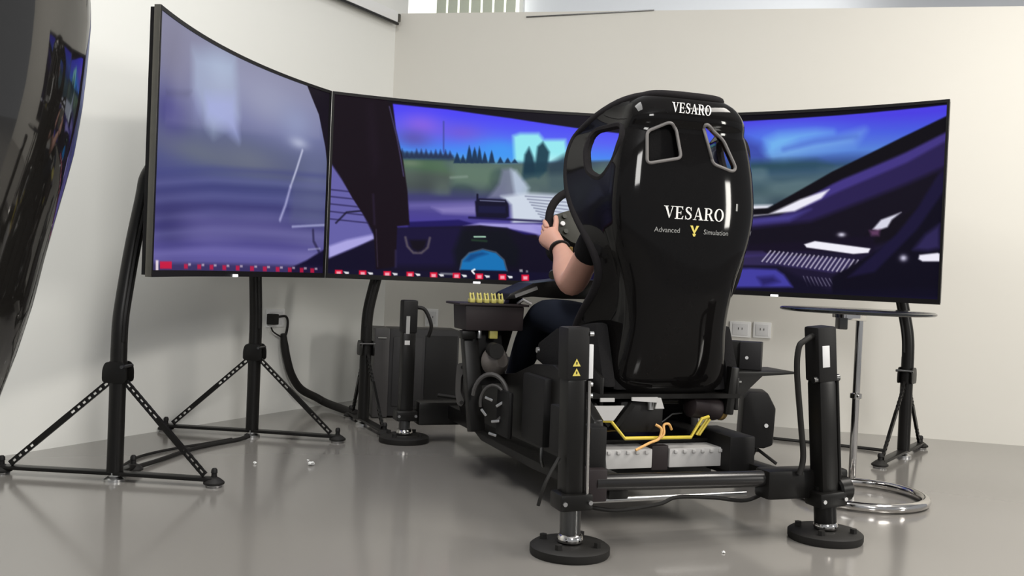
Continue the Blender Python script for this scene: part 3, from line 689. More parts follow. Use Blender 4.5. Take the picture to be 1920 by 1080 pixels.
        ('poly', (240, 238, 248), [(0.588, 0.73), (0.622, 0.711), (0.796, 0.746), (0.79, 0.769), (0.744, 0.777), (0.596, 0.747)], 0.008, 1),
        ('blob', (225, 222, 240), (0.705, 0.674), (0.012, 0.012), 0.9),
        ('poly', (225, 225, 240), [(0.8, 0.644), (0.824, 0.593), (0.883, 0.554), (0.856, 0.593), (0.844, 0.632), (0.816, 0.649)], 0.012, 0.95),
        ('poly', (112, 70, 110), [(0.79, 0.65), (0.822, 0.644), (0.82, 0.678), (0.797, 0.678)], 0.02, 0.8),
        ('poly', (86, 74, 140), [(-0.09, 0.799), (0.453, 0.771), (0.472, 0.788), (0.745, 0.805), (0.727, 0.864), (0.681, 0.884), (0.508, 0.852), (-0.088, 0.87)], 0.012, 0.35),
        ('line', (228, 222, 240), [(0.48, 0.77), (0.453, 0.831)], 0.006, 0.006, 0.85),
        ('line', (228, 222, 240), [(0.494, 0.772), (0.468, 0.834)], 0.006, 0.006, 0.85),
        ('line', (228, 222, 240), [(0.509, 0.774), (0.482, 0.836)], 0.006, 0.006, 0.85),
        ('line', (228, 222, 240), [(0.523, 0.776), (0.497, 0.839)], 0.006, 0.006, 0.85),
        ('line', (228, 222, 240), [(0.537, 0.778), (0.511, 0.841)], 0.006, 0.006, 0.85),
        ('line', (228, 222, 240), [(0.552, 0.78), (0.526, 0.844)], 0.006, 0.006, 0.85),
        ('line', (228, 222, 240), [(0.566, 0.782), (0.54, 0.846)], 0.006, 0.006, 0.85),
        ('line', (228, 222, 240), [(0.58, 0.784), (0.554, 0.849)], 0.006, 0.006, 0.85),
        ('line', (228, 222, 240), [(0.594, 0.786), (0.568, 0.851)], 0.006, 0.006, 0.85),
        ('line', (228, 222, 240), [(0.608, 0.788), (0.583, 0.854)], 0.006, 0.006, 0.85),
        ('line', (228, 222, 240), [(0.622, 0.79), (0.597, 0.856)], 0.006, 0.006, 0.85),
        ('line', (228, 222, 240), [(0.636, 0.792), (0.611, 0.859)], 0.006, 0.006, 0.85),
        ('line', (228, 222, 240), [(0.65, 0.794), (0.625, 0.861)], 0.006, 0.006, 0.85),
        ('line', (228, 222, 240), [(0.664, 0.796), (0.639, 0.864)], 0.006, 0.006, 0.85),
        ('line', (228, 222, 240), [(0.678, 0.798), (0.653, 0.866)], 0.006, 0.006, 0.85),
        ('line', (228, 222, 240), [(0.692, 0.8), (0.667, 0.869)], 0.006, 0.006, 0.85),
        ('line', (228, 222, 240), [(0.706, 0.802), (0.681, 0.871)], 0.006, 0.006, 0.85),
        ('line', (228, 222, 240), [(0.719, 0.804), (0.695, 0.873)], 0.006, 0.006, 0.85),
        ('line', (228, 222, 240), [(0.733, 0.806), (0.708, 0.876)], 0.006, 0.006, 0.85),
        ('line', (228, 222, 240), [(0.747, 0.808), (0.722, 0.878)], 0.006, 0.006, 0.85),
        ('line', (228, 222, 240), [(0.76, 0.81), (0.736, 0.88)], 0.006, 0.006, 0.85),
        ('line', (228, 222, 240), [(0.774, 0.812), (0.749, 0.883)], 0.006, 0.006, 0.85),
        ('line', (150, 146, 170), [(0.59, 0.907), (0.605, 0.959)], 0.004, 0.006, 0.7),
        ('line', (150, 146, 170), [(0.602, 0.908), (0.617, 0.958)], 0.004, 0.006, 0.7),
        ('line', (150, 146, 170), [(0.614, 0.909), (0.629, 0.957)], 0.004, 0.006, 0.7),
        ('line', (150, 146, 170), [(0.626, 0.91), (0.64, 0.956)], 0.004, 0.006, 0.7),
        ('line', (150, 146, 170), [(0.637, 0.911), (0.652, 0.956)], 0.004, 0.006, 0.7),
        ('line', (150, 146, 170), [(0.649, 0.912), (0.664, 0.955)], 0.004, 0.006, 0.7),
        ('line', (150, 146, 170), [(0.661, 0.913), (0.676, 0.954)], 0.004, 0.006, 0.7),
        ('line', (150, 146, 170), [(0.673, 0.914), (0.688, 0.953)], 0.004, 0.006, 0.7),
        ('line', (150, 146, 170), [(0.685, 0.915), (0.699, 0.952)], 0.004, 0.006, 0.7),
        ('poly', (10, 7, 24), [(0.681, 0.907), (0.84, 0.728), (0.901, 0.616), (0.958, 0.451), (1.043, 0.268), (1.065, 1.097), (0.687, 1.11)], 0.015, 1),
        ('poly', (28, 22, 60), [(0.731, 0.904), (0.871, 0.671), (0.93, 0.533), (0.986, 0.358), (1.029, 0.293), (1.031, 0.374), (0.932, 0.643), (0.812, 0.87)], 0.02, 0.8),
        ('poly', (66, 56, 120), [(0.923, 0.748), (0.956, 0.67), (0.996, 0.616), (0.999, 0.738), (0.966, 0.752)], 0.03, 0.6),
        ('poly', (236, 234, 246), [(0.942, 0.775), (0.994, 0.763), (1.0, 0.768), (1.001, 0.806), (0.952, 0.808), (0.94, 0.797)], 0.01, 1),
        ('blob', (215, 212, 235), (0.896, 0.793), (0.011, 0.017), 0.9),
        ('poly', (12, 9, 30), [(-0.087, 0.911), (0.508, 0.858), (0.579, 0.914), (0.683, 0.98), (1.061, 0.937), (1.065, 1.097), (-0.08, 1.217)], 0.03, 0.8),
        ('poly', (70, 66, 170), [(-0.087, 0.934), (0.412, 0.873), (0.5, 0.874), (0.527, 0.902), (0.557, 0.969), (-0.085, 1.024)], 0.02, 0.9),
        ('poly', (26, 20, 70), [(0.44, 0.923), (0.492, 0.913), (0.514, 0.942), (0.459, 0.97)], 0.03, 0.7),
        ('poly', (10, 7, 14), [(-0.111, -0.044), (1.005, -0.032), (1.006, 0.011), (0.724, 0.024), (-0.108, 0.046)], 0.006, 1),
        ('poly', (24, 20, 60), [(-0.084, 1.04), (1.018, 0.994), (1.019, 1.035), (-0.083, 1.105)], 0.03, 0.6),
    ],
}



def seg_dist(x, y, ax, ay, bx, by):
    dx, dy = bx - ax, by - ay
    l2 = dx * dx + dy * dy + 1e-12
    t = np.clip(((x - ax) * dx + (y - ay) * dy) / l2, 0, 1)
    return np.hypot(x - ax - t * dx, y - ay - t * dy)


def poly_mask(x, y, pts, soft):
    inside = np.zeros(x.shape, bool)
    dist = np.full(x.shape, 9.0)
    n = len(pts)
    for i in range(n):
        ax, ay = pts[i]
        bx, by = pts[(i + 1) % n]
        dist = np.minimum(dist, seg_dist(x, y, ax, ay, bx, by))
        c = ((ay > y) != (by > y)) & (x < (bx - ax) * (y - ay) / (by - ay + 1e-12) + ax)
        inside ^= c
    sd = np.where(inside, dist, -dist)
    return np.clip(sd / max(soft, 1e-4) + 0.5, 0, 1)


def paint(shapes, nu, nv, seed):
    u, v = np.meshgrid(np.linspace(0, 1, nu), np.linspace(0, 1, nv))
    x, y = u * 1.75, v                     # picture is 1.75 : 1
    img = np.zeros((nv, nu, 3))
    rs = np.random.RandomState(seed)

    def noise(fx, fy):
        g = rs.rand(fy + 2, fx + 2)
        gx, gy = u * fx, v * fy
        ix, iy = gx.astype(int), gy.astype(int)
        tx, ty = gx - ix, gy - iy
        tx = tx * tx * (3 - 2 * tx)
        ty = ty * ty * (3 - 2 * ty)
        return (g[iy, ix] * (1 - tx) + g[iy, ix + 1] * tx) * (1 - ty) + (g[iy + 1, ix] * (1 - tx) + g[iy + 1, ix + 1] * tx) * ty

    for s in shapes:
        k = s[0]
        col = np.array(s[1], float)
        if k == 'fill':
            img[:] = col
            continue
        if k == 'vgrad':                   # colour stops down the picture, inside a polygon
            pts = [(a * 1.75, c) for a, c in s[3]]
            stops = s[2]
            vs_ = np.array([q[0] for q in stops])
            cs = np.array([q[1] for q in stops], float)
            base = np.stack([np.interp(v, vs_, cs[:, j]) for j in range(3)], -1)
            a = poly_mask(x, y, pts, s[4])
            img = img * (1 - a[..., None]) + base * a[..., None]
            continue
        if k == 'poly':
            a = poly_mask(x, y, [(q[0] * 1.75, q[1]) for q in s[2]], s[3]) * s[4]
        elif k == 'line':
            d = np.full(x.shape, 9.0)
            for (ax, ay), (bx, by) in zip(s[2][:-1], s[2][1:]):
                d = np.minimum(d, seg_dist(x, y, ax * 1.75, ay, bx * 1.75, by))
            a = np.clip((s[3] / 2 - d) / s[4] + 0.5, 0, 1) * s[5]
        elif k == 'blob':
            (cx_, cy_), (rx_, ry_) = s[2], s[3]
            a = np.exp(-(((u - cx_) / rx_) ** 2 + ((v - cy_) / ry_) ** 2)) * s[4]
        elif k == 'noise':                 # soft blotches or streaks inside a polygon
            a = poly_mask(x, y, [(q[0] * 1.75, q[1]) for q in s[2]], 0.03) * np.clip((noise(s[3], s[4]) - 0.5) * 3 + .3, 0, 1) * s[5]
        img = img * (1 - a[..., None]) + col * a[..., None]
    c = np.clip(img / 255.0, 0, 1)
    return np.where(c <= 0.04045, c / 12.92, ((c + 0.055) / 1.055) ** 2.4)


TVW, TVH, SAG, TVZ = 1.40, 0.832, 0.08, 0.681


def tv_arc(a):
    """offset behind the chord at a in -1..1"""
    return SAG * (1 - a * a)


def make_tv(p0, p1, shapes, label, seed, side_trim):
    """p0, p1: left and right ends of the front edge on plan"""
    p0, p1 = Vector(p0), Vector(p1)
    d = p1 - p0
    W = d.length
    root = empty('television', ((p0.x + p1.x) / 2, (p0.y + p1.y) / 2, TVZ), math.atan2(d.y, d.x))
    tag(root, label, 'television', 'curved televisions of the triple screen')
    # local: x along the screen, y away from the viewer, z up
    NB = 40

    def strip(z0, z1, y0, y1, x0=-1.0, x1=1.0, n=NB, bulge=0.0):
        bm = bmesh.new()
        prev = None
        for i in range(n + 1):
            a = x0 + (x1 - x0) * i / n
            yb = tv_arc(a)
            e = bulge * (1 - abs(a) ** 3)
            q = [bm.verts.new((a * W / 2, yb + yy, zz)) for yy, zz in ((y0, z0), (y0, z1), (y1 + e, z1), (y1 + e, z0))]
            if prev:
                for k in range(4):
                    bm.faces.new((prev[k], prev[(k + 1) % 4], q[(k + 1) % 4], q[k]))
            else:
                bm.faces.new(q)
            prev = q
        bm.faces.new(prev[::-1])
        return bm
    finish('back_shell', strip(0.006, TVH - 0.006, 0.014, 0.034, -0.998, 0.998, bulge=0.018), M['bezel'], root, smooth=30)
    top = finish('bezel', strip(TVH - 0.013, TVH, -0.002, 0.016), M['bezel'], root, smooth=30)
    finish('bezel', strip(0, 0.021, -0.002, 0.016), M['bezel'], root, smooth=30)
    ex = 0.010 / (W / 2)
    finish('bezel', strip(0.021, TVH - 0.013, -0.002, 0.016, -1, -1 + ex, 1), M['bezel'], root, smooth=30)
    finish('bezel', strip(0.021, TVH - 0.013, -0.002, 0.016, 1 - ex, 1, 1), M['bezel'], root, smooth=30)
    if side_trim:
        MB().box((-W / 2 - 0.002, 0.009, TVH / 2), (0.004, 0.020, TVH), bev=0.001).build('side_trim', M['tvside'], root)
    # the picture: colours on a fine grid
    nu, nv = 460, 264
    uu, vv = np.meshgrid(np.linspace(-1 + ex, 1 - ex, nu), np.linspace(TVH - 0.013, 0.021, nv))
    co = np.stack([uu * W / 2, SAG * (1 - uu * uu) + 0.003, vv], -1).reshape(-1, 3)
    ii = np.arange(nu * nv).reshape(nv, nu)
    f = np.stack([ii[:-1, :-1], ii[1:, :-1], ii[1:, 1:], ii[:-1, 1:]], -1).reshape(-1, 4)
    me = bpy.data.meshes.new('screen')
    me.vertices.add(len(co))
    me.vertices.foreach_set('co', co.ravel())
    me.loops.add(f.size)
    me.loops.foreach_set('vertex_index', f.ravel().astype(np.int32))
    me.polygons.add(len(f))
    me.polygons.foreach_set('loop_start', (np.arange(len(f)) * 4).astype(np.int32))
    me.update(calc_edges=True)
    me.validate()
    img = paint(shapes, nu, nv, seed).reshape(-1, 3)
    at = me.color_attributes.new('picture', 'FLOAT_COLOR', 'POINT')
    at.data.foreach_set('color', np.concatenate([img, np.ones((len(img), 1))], 1).ravel().astype(np.float32))
    me.materials.append(M['screen'])
    me.shade_smooth()
    so = bpy.data.objects.new('screen', me)
    COL.objects.link(so)
    so.parent = root
    # lit maker's mark under the lower edge
    MB().box((0.0, SAG - 0.004, 0.004), (0.034, 0.008, 0.010), bev=0.002).build('logo_light', M['lamp'], root)
    return root


LP = ((-1.105, 3.02), (-0.838, 4.401))
CP = ((-0.834, 4.403), (0.535, 4.724))
RP = ((0.540, 4.722), (1.735, 3.998))
make_tv(*LP, PAINT['L'], 'curved television on the left showing a blurred waterfall and blue road', 3, True)
make_tv(*CP, PAINT['C'], 'curved middle television showing a windscreen view with a car ahead on the road', 5, False)
make_tv(*RP, PAINT['R'], 'curved television on the right showing blue sky and a roll cage', 7, False)


# ------------------------------------------------------------------ monitor stands


def make_stand(label, pole, yaw, lean, feet, top_x, third=True):
    """local x: towards the front of the screen, y: along the screen; lean: +-1 along y"""
    root = tag(empty('monitor_stand', (pole[0], pole[1], 0), yaw), label, 'stand', 'black monitor stands carrying the three screens')
    fr, bk = feet
    MB().cyl((0, 0, 0.03), (0, 0, 0.44), 0.0265, 20).build('post', M['coat'], root)
    L = lean * 0.22
    pts = [(0, 0, 0.36), (0, 0, 0.46), (0, L * .02, 0.53), (0.002, L * 0.085, 0.61), (0.008, L * .26, 0.78), (0.018, L * .44, 0.94), (0.024, L * .50, 1.01), (top_x * .55, L * .53, 1.055), (top_x, L * .54, 1.07)]
    MB().tube(spline(pts, 6), 0.0262, 16).build('curved_arm', M['coat'], root)
    MB().tube(spline([(q[0] + 0.020, q[1] - 0.012, q[2]) for q in pts[1:7]], 6), 0.009, 8).build('arm_rib', M['coat'], root)
    yb = L * .54
    br = MB().box((top_x + 0.006, yb, 1.06), (0.012, 0.09, 0.22), bev=0.003).build('mount_bracket', M['coat'], root)
    MB().box((top_x - 0.014, yb, 1.172), (0.036, 0.05, 0.006)).build('bracket_lip', M['coat'], br)
    # collar where the braces join
    col = MB()
    for k in (-1, 1):
        col.prism(arcs([(-.040, .325), (.040, .325), (.040, .37), (.030, .395), (-.030, .395), (-.040, .37)], .015), .006, (0, k * .0285, 0), (1, 0, 0), (0, 0, 1), bev=.0015)
    col.cyl((0, 0, .325), (0, 0, .395), .0285, 20)
    co = col.build('collar', M['coat'], root)
    MB().cyl((0.030, -0.040, 0.380), (0.030, 0.034, 0.380), 0.006, 10).build('clamp_bolt', M['steel'], co)
    for sx in (fr, -bk):
        a = Vector((math.copysign(0.030, sx), 0, 0.325))
        e = Vector((sx - math.copysign(0.035, sx), 0, 0.040))
        d = e - a
        n = Vector((-d.z, 0, d.x)).normalized()
        if n.z < 0:
            n = -n
        m = MB()
        w = 0.019
        for k in (-1, 1):
            m.bar(a + n * k * (w / 2 - .0025), e + n * k * (w / 2 - .0025), 0.010, 0.005, n)
        ts = [0.0, .06, .115, .17, .225, .28, .335]
        for t in ts:
            c = a + d * t
            m.bar(c - n * w / 2, c + n * w / 2, 0.012, 0.008, d)
        m.bar(a + d * .39, a + d * .74, 0.012, w, n)
        for t in (.76, .82, .88, .94, 1.0):
            c = a + d * t
            m.bar(c - n * w / 2, c + n * w / 2, 0.012, 0.009, d)
        m.build('brace', M['coat'], root)
        MB().bar((0, 0, 0.026), (sx, 0, 0.024), 0.040, 0.012, (0, 0, 1), bev=0.003).build('base_bar', M['coat'], root)
        foot(root, (sx, 0, 0))
    if third:
        y = 0.13 * lean
        MB().bar((0, 0, 0.026), (0, y, 0.024), 0.034, 0.010, (0, 0, 1), bev=0.003).build('base_bar', M['coat'], root)
        foot(root, (0, y, 0))
    MB().lathe([(0.034, 0), (0.034, 0.008), (0.020, 0.016), (0.020, 0.03)], (0, 0, 0)).build('post_pad', M['silver'], root)
    return root


def foot(root, p):
    x, y, z = p
    f = MB().lathe([(0.034, 0.010), (0.034, 0.016), (0.022, 0.026), (0.012, 0.032)], (x, y, 0), seg=18).build('foot', M['rubber'], root)
    MB().lathe([(0.026, 0), (0.028, 0.007), (0.012, 0.013)], (x, y, 0), seg=16).build('level_pad', M['silver'], f)
    MB().lathe([(0.010, 0.030), (0.009, 0.044), (0.011, 0.046), (0.010, 0.056), (0.006, 0.061), (0.0, 0.062)], (x, y, 0), seg=10).build('adjust_knob', M['plastic'], f)


make_stand('black stand with tall leaning arm at the near end of the left television', (-1.285, 3.245), R(-4.8), 1, (.338, .392), 0.094)
make_stand('black stand under the far end of the left television by the wall socket', (-1.075, 4.165), R(-7.5), -1, (.375, .385), 0.050, False)
make_stand('black stand seen end-on before the room corner beside the computer tower', (-0.67, 4.60), R(-65), 1, (.33, .21), 0.036, False)
make_stand('black stand behind the chrome table under the right television', (1.752, 4.335), R(-126), -1, (.36, .30), 0.186, False)

# ------------------------------------------------------------------ racing simulator
RIG = tag(empty('racing_simulator', (0.571, 2.788, 0), R(19.5)),
          'black motion racing simulator with bucket seat standing on four round actuator feet', 'simulator')

# rows of the bucket seat shell: z, rear face y, half width, depth of the sides, flare
ROWS = [(0.364, .268, 0.166, .20, .01), (0.378, .238, 0.186, .26, .02), (0.430, .208, 0.196, .30, .03), (0.500, .188, 0.188, .30, .05), (0.580, .175, 0.174, .28, .07),
        (0.640, .168, 0.176, .22, .07), (0.700, .162, 0.184, .15, .06), (0.760, .158, 0.198, .12, .05), (0.830, .154, 0.226, .14, .045),
        (0.890, .151, 0.239, .20, .045), (0.950, .150, 0.246, .26, .045), (1.010, .152, 0.243, .31, .045), (1.070, .156, 0.237, .335, .045), (1.130, .162, 0.228, .34, .045),
        (1.175, .168, 0.215, .325, .045), (1.192, .170, 0.207, .31, .045), (1.205, .157, 0.205, .285, .045), (1.235, .158, 0.196, .225, .04), (1.262, .166, 0.180, .16, .03),
        (1.280, .178, 0.159, .12, .02), (1.290, .196, 0.134, .09, .01)]
ZR = [q[0] for q in ROWS]
CORN, SEXP = 0.085, 2.9


def row_at(z):
    return [float(np.interp(z, ZR, [q[i] for q in ROWS])) for i in range(5)]


def rear_y(x, z):
    _, yc, hw, D, fl = row_at(z)
    a = min(abs(x) / hw, 1.0)
    B = min(CORN, D * .7)
    return yc + B * (1 - (1 - a ** SEXP) ** (1 / SEXP))


def section(row):
    z, yc, hw, D, fl = row
    B = min(CORN, D * .7)
    half = []
    nr, ns = 12, 7
    for i in range(nr + 1):
        t = (PI / 2) * i / nr
        x = hw * math.sin(t) ** (2 / SEXP)
        y = yc + B * (1 - math.cos(t) ** (2 / SEXP)) if i < nr else yc + B
        half.append((x, y))
    for i in range(1, ns + 1):
        t = i / ns
        half.append((hw + fl * t ** 1.3, yc + B + (D - B) * t))
    return [(-x, y, z) for x, y in half[:0:-1]] + [(x, y, z) for x, y in half]


def dense_rows():
    out = []
    for a, b_ in zip(ROWS[:-1], ROWS[1:]):
        n = 3 if b_[0] - a[0] > .03 else 2
        for k in range(n):
            out.append(row_at(a[0] + (b_[0] - a[0]) * k / n))
    out.append(list(ROWS[-1]))
    # smooth the rows a little
    arr = np.array(out)
    sm = arr.copy()
    for _ in range(2):
        sm[1:-1] = (sm[:-2] + 2 * sm[1:-1] + sm[2:]) / 4
    return [list(q) for q in sm]


def make_shell(parent):
    rows = dense_rows()
    bm = bmesh.new()
    grid = [[bm.verts.new(q) for q in section(r_)] for r_ in rows]
    for a, b_ in zip(grid[:-1], grid[1:]):
        for i in range(len(a) - 1):
            bm.faces.new((a[i], a[i + 1], b_[i + 1], b_[i]))
    edge = [v.co.copy() for v in [g[0] for g in grid]] + [v.co.copy() for v in grid[-1][1:]] + [g[-1].co.copy() for g in grid[::-1][1:]]
    bottom = [v.co.copy() for v in grid[0]]
    # outward normals so that the wall thickness grows inwards
    bmesh.ops.recalc_face_normals(bm, faces=bm.faces)
    f0 = min(bm.faces, key=lambda f: f.calc_center_median().y)
    if f0.normal.y > 0:
        bmesh.ops.reverse_faces(bm, faces=bm.faces)
    me = bpy.data.meshes.new('shell')
    bm.to_mesh(me)
    bm.free()
    sh = bpy.data.objects.new('shell', me)
    COL.objects.link(sh)
    md = sh.modifiers.new('thick', 'SOLIDIFY')
    md.thickness = 0.022
    md.offset = -1
    cutters = []
    for poly in (HOLE_L, HOLE_R):
        c = MB().prism(poly, 0.5, (0, .2, 0), (1, 0, 0), (0, 0, 1)).build('cutter', M['gloss'], smooth=0)
        cutters.append(c)
    for sx in (-1, 1):
        c = MB().prism(WING, 0.16, (sx * .26, 0, 0), (0, 1, 0), (0, 0, 1)).build('cutter', M['gloss'], smooth=0)
        cutters.append(c)
    for c in cutters:
        mo = sh.modifiers.new('cut', 'BOOLEAN')
        mo.operation = 'DIFFERENCE'
        mo.solver = 'EXACT'
        mo.object = c
    dg = bpy.context.evaluated_depsgraph_get()
    dg.update()
    me2 = bpy.data.meshes.new_from_object(sh.evaluated_get(dg))
    sh.modifiers.clear()
    sh.data = me2
    bpy.data.meshes.remove(me)
    for c in cutters:
        bpy.data.objects.remove(c)
    me2.name = 'shell'
    me2.shade_smooth()
    me2.set_sharp_from_angle(angle=R(38))
    me2.materials.clear()
    me2.materials.append(M['gloss'])
    sh.parent = parent
    return sh, edge, bottom


HOLE_L = arcs([(-.152, 1.172), (-.085, 1.204), (-.062, 1.188), (-.046, 1.100), (-.154, 1.076)])
HOLE_R = arcs([(.026, 1.208), (.052, 1.200), (.100, 1.166), (.146, 1.084), (.132, 1.072), (.062, 1.090)])
WING = arcs([(.395, 1.195), (.25, 1.20), (.215, 1.16), (.235, 1.085), (.295, 1.03), (.375, 1.06), (.412, 1.14)], 0.03)

SEAT = empty('seat', parent=RIG)
SEAT.location = (.010, 0, 0)
shell, edge, bottom = make_shell(SEAT)
EDGE = [Vector(q) for q in edge]
MB().tube([q + Vector((-.010 if q.x > 0 else .010, 0, 0)) * (1 if abs(q.x) > .1 else abs(q.x) * 10) for q in EDGE], 0.0135, 10).build('shell_edge', M['suede'], SEAT)
MB().tube([q + Vector((0, .012, 0)) for q in bottom], 0.014, 10).build('shell_edge', M['gloss'], SEAT)
for poly in (HOLE_L, HOLE_R):
    MB().tube([(x, rear_y(x, z) - .001, z) for x, z in poly], 0.0050, 8, closed=True).build('harness_rim', M['greyrim'], SEAT)
for sx in (-1, 1):
    def wx(y, z):
        _, yc, hw, D, fl = row_at(z)
        B = min(CORN, D * .7)
        t = min(max((y - yc - B) / (D - B), 0), 1)
        return hw + fl * t ** 1.3
    MB().tube([(sx * (wx(y, z) - .010), y, z) for y, z in WING], 0.0125, 8, closed=True).build('wing_rim', M['suede'], SEAT)
# padded lining: back pad, head pad and the seat base
bm = bmesh.new()
rr = [row_at(z) for z in np.linspace(.46, 1.02, 15)]
gr = []
for q in rr:
    z, yc, hw, D, fl = q
    gr.append([bm.verts.new((hw * .82 * t, yc + .035 + .05 * abs(t) ** 3, z)) for t in np.linspace(-1, 1, 11)])
gb = [[bm.verts.new(v.co + Vector((0, .045, 0))) for v in g] for g in gr]
for G in (gr, gb):
    for a, b_ in zip(G[:-1], G[1:]):
        for i in range(10):
            bm.faces.new((a[i], a[i + 1], b_[i + 1], b_[i]))
for i in range(14):
    for k in (0, 10):
        bm.faces.new((gr[i][k], gr[i + 1][k], gb[i + 1][k], gb[i][k]))
for i in range(10):
    for k in (0, 14):
        bm.faces.new((gr[k][i], gr[k][i + 1], gb[k][i + 1], gb[k][i]))
finish('back_pad', bm, M['fabric'], SEAT)
MB().box((-.093, .222, 1.14), (.13, .05, .15), bev=.015).build('head_pad', M['fabric'], SEAT)
# base pan: side bolsters reach forward under the thighs
for sx in (-1, 1):
    MB().prism([(.22, .41), (.30, .60), (.44, .585), (.62, .56), (.78, .50), (.80, .44), (.60, .40)], .045, (sx * .215, 0, 0), (0, 1, 0), (0, 0, 1), bev=.014).build('thigh_bolster', M['fabric'], SEAT)
MB().prism([(.24, .40), (.26, .455), (.60, .455), (.80, .50), (.83, .48), (.78, .44), (.60, .40)], .39, (0, 0, 0), (0, 1, 0), (0, 0, 1), bev=.012).build('seat_cushion', M['fabric'], SEAT)

# ---- lettering on the seat back


def glyph(ch):
    """serif capitals as lists of polygons in a unit-height box; returns polys, width"""
    P = []

    def q(*pts):
        P.append(list(pts))

    def ring(cx_, cy_, ox, oy, ix, iy, n=28):
        for i in range(n):
            a, c = 2 * PI * i / n, 2 * PI * (i + 1) / n
            q((cx_ + ox * math.cos(a), cy_ + oy * math.sin(a)), (cx_ + ox * math.cos(c), cy_ + oy * math.sin(c)),
              (cx_ + ix * math.cos(c), cy_ + iy * math.sin(c)), (cx_ + ix * math.cos(a), cy_ + iy * math.sin(a)))

    def stroke(pts, ws):
        v = [Vector(p_) for p_ in pts]
        for i in range(len(v) - 1):
            d = (v[i + 1] - v[i]).normalized()
            n = Vector((-d.y, d.x))
            w0, w1 = ws[i] / 2, ws[i + 1] / 2
            q(v[i] - n * w0, v[i] + n * w0, v[i + 1] + n * w1, v[i + 1] - n * w1)
    if ch == 'V':
        q((.10, .97), (.30, .97), (.55, .16), (.47, 0))
        q((.47, 0), (.55, .16), (.80, .97), (.72, .97))
        q((0, .95), (.40, .95), (.40, 1), (0, 1))
        q((.60, .95), (.92, .95), (.92, 1), (.60, 1))
        return P, .90
    if ch == 'E':
        q((.10, 0), (.28, 0), (.28, 1), (.10, 1))
        q((0, 0), (.72, 0), (.72, .06), (0, .06))
        q((0, .94), (.70, .94), (.70, 1), (0, 1))
        q((.28, .47), (.52, .47), (.52, .53), (.28, .53))
        q((.50, .36), (.55, .36), (.55, .64), (.50, .64))
        q((.64, 0), (.76, .26), (.70, .26), (.56, .05))
        q((.62, 1), (.72, .77), (.67, .77), (.54, .95))
        return P, .82
    if ch == 'S':
        pts = [(.54, .74), (.50, .88), (.38, .965), (.25, .965), (.13, .88), (.11, .74), (.20, .62), (.34, .53), (.48, .42), (.54, .28), (.48, .12), (.34, .035), (.20, .035), (.10, .12), (.06, .28)]
        stroke(pts, [.05, .06, .07, .08, .12, .15, .17, .18, .17, .15, .12, .08, .07, .06, .05])
        q((.52, .70), (.57, .70), (.57, 1), (.53, 1))
        q((.03, 0), (.07, 0), (.08, .30), (.03, .30))
        return P, .66
    if ch == 'A':
        q((.42, 1), (.50, 1), (.20, .04), (.13, .04))
        q((.42, 1), (.52, 1), (.86, .04), (.64, .04))
        q((.24, .28), (.66, .28), (.66, .34), (.24, .34))
        q((0, 0), (.32, 0), (.32, .05), (0, .05))
        q((.52, 0), (.96, 0), (.96, .05), (.52, .05))
        return P, .94
    if ch == 'R':
        q((.10, 0), (.28, 0), (.28, 1), (.10, 1))
        q((0, 0), (.40, 0), (.40, .05), (0, .05))
        q((0, .95), (.40, .95), (.40, 1), (0, 1))
        stroke([(.36, .97), (.50, .95), (.62, .87), (.65, .74), (.60, .60), (.48, .52), (.28, .50)], [.06, .09, .15, .18, .15, .09, .06])
        q((.38, .52), (.56, .50), (.86, .0), (.66, .0))
        q((.62, 0), (.92, 0), (.92, .05), (.62, .05))
        return P, .88
    if ch == 'O':
        ring(.44, .5, .44, .52, .25, .45)
        return P, .92
    return P, .4


def word(txt, h, x0, z0, slant=0.0, stretch=1.0):
    """polygons of a word on the rear face of the seat, from x0 at base line z0"""
    bm = bmesh.new()
    x = x0
    for ch in txt:
        P, w = glyph(ch)
        for poly in P:
            pl = [(x + (a[0] + slant * a[1]) * h * stretch, z0 + a[1] * h) for a in poly]
            try:
                bm.faces.new([bm.verts.new((px, rear_y(px, pz) - .0022, pz)) for px, pz in pl])
            except ValueError:
                pass
        x += (w + .06) * h * stretch
    bmesh.ops.subdivide_edges(bm, edges=[e for e in bm.edges if e.calc_length() > .01], cuts=1)
    return bm, x


for txt, h, xa, xb, z0, sl_ in (('VESARO', .037, -.100, .106, .919, 0.0), ('VESARO', .032, -.084, .056, 1.232, .22)):
    _, xe = word(txt, h, xa, z0, sl_)
    _.free()
    bm, _x = word(txt, h, xa, z0, sl_, (xb - xa - sl_ * h) / (xe - xa))
    me = bpy.data.meshes.new('lettering')
    bm.to_mesh(me)
    bm.free()
    me.materials.append(M['ink'])
    o = bpy.data.objects.new('lettering', me)
    COL.objects.link(o)
    o.parent = SEAT
    o['label'] = 'white printed maker name'


def small_text(txt, size, x0, z0, m, name='lettering'):
    cu = bpy.data.curves.new(name, 'FONT')
    cu.body = txt
    cu.size = size
    cu.resolution_u = 3
    t = bpy.data.objects.new(name, cu)
    COL.objects.link(t)
    dg = bpy.context.evaluated_depsgraph_get()
    me = bpy.data.meshes.new_from_object(t.evaluated_get(dg))
    bpy.data.objects.remove(t)
    for v in me.vertices:
        px, pz = x0 + v.co.x, z0 + v.co.y
        v.co = (px, rear_y(px, pz) - .002, pz)
    me.materials.clear()
    me.materials.append(m)
    o = bpy.data.objects.new(name, me)
    COL.objects.link(o)
    o.parent = SEAT
    return o


small_text('Advanced', .021, -.127, .878, M['inkdim'])
small_text('Simulation', .021, .035, .878, M['inkdim'])
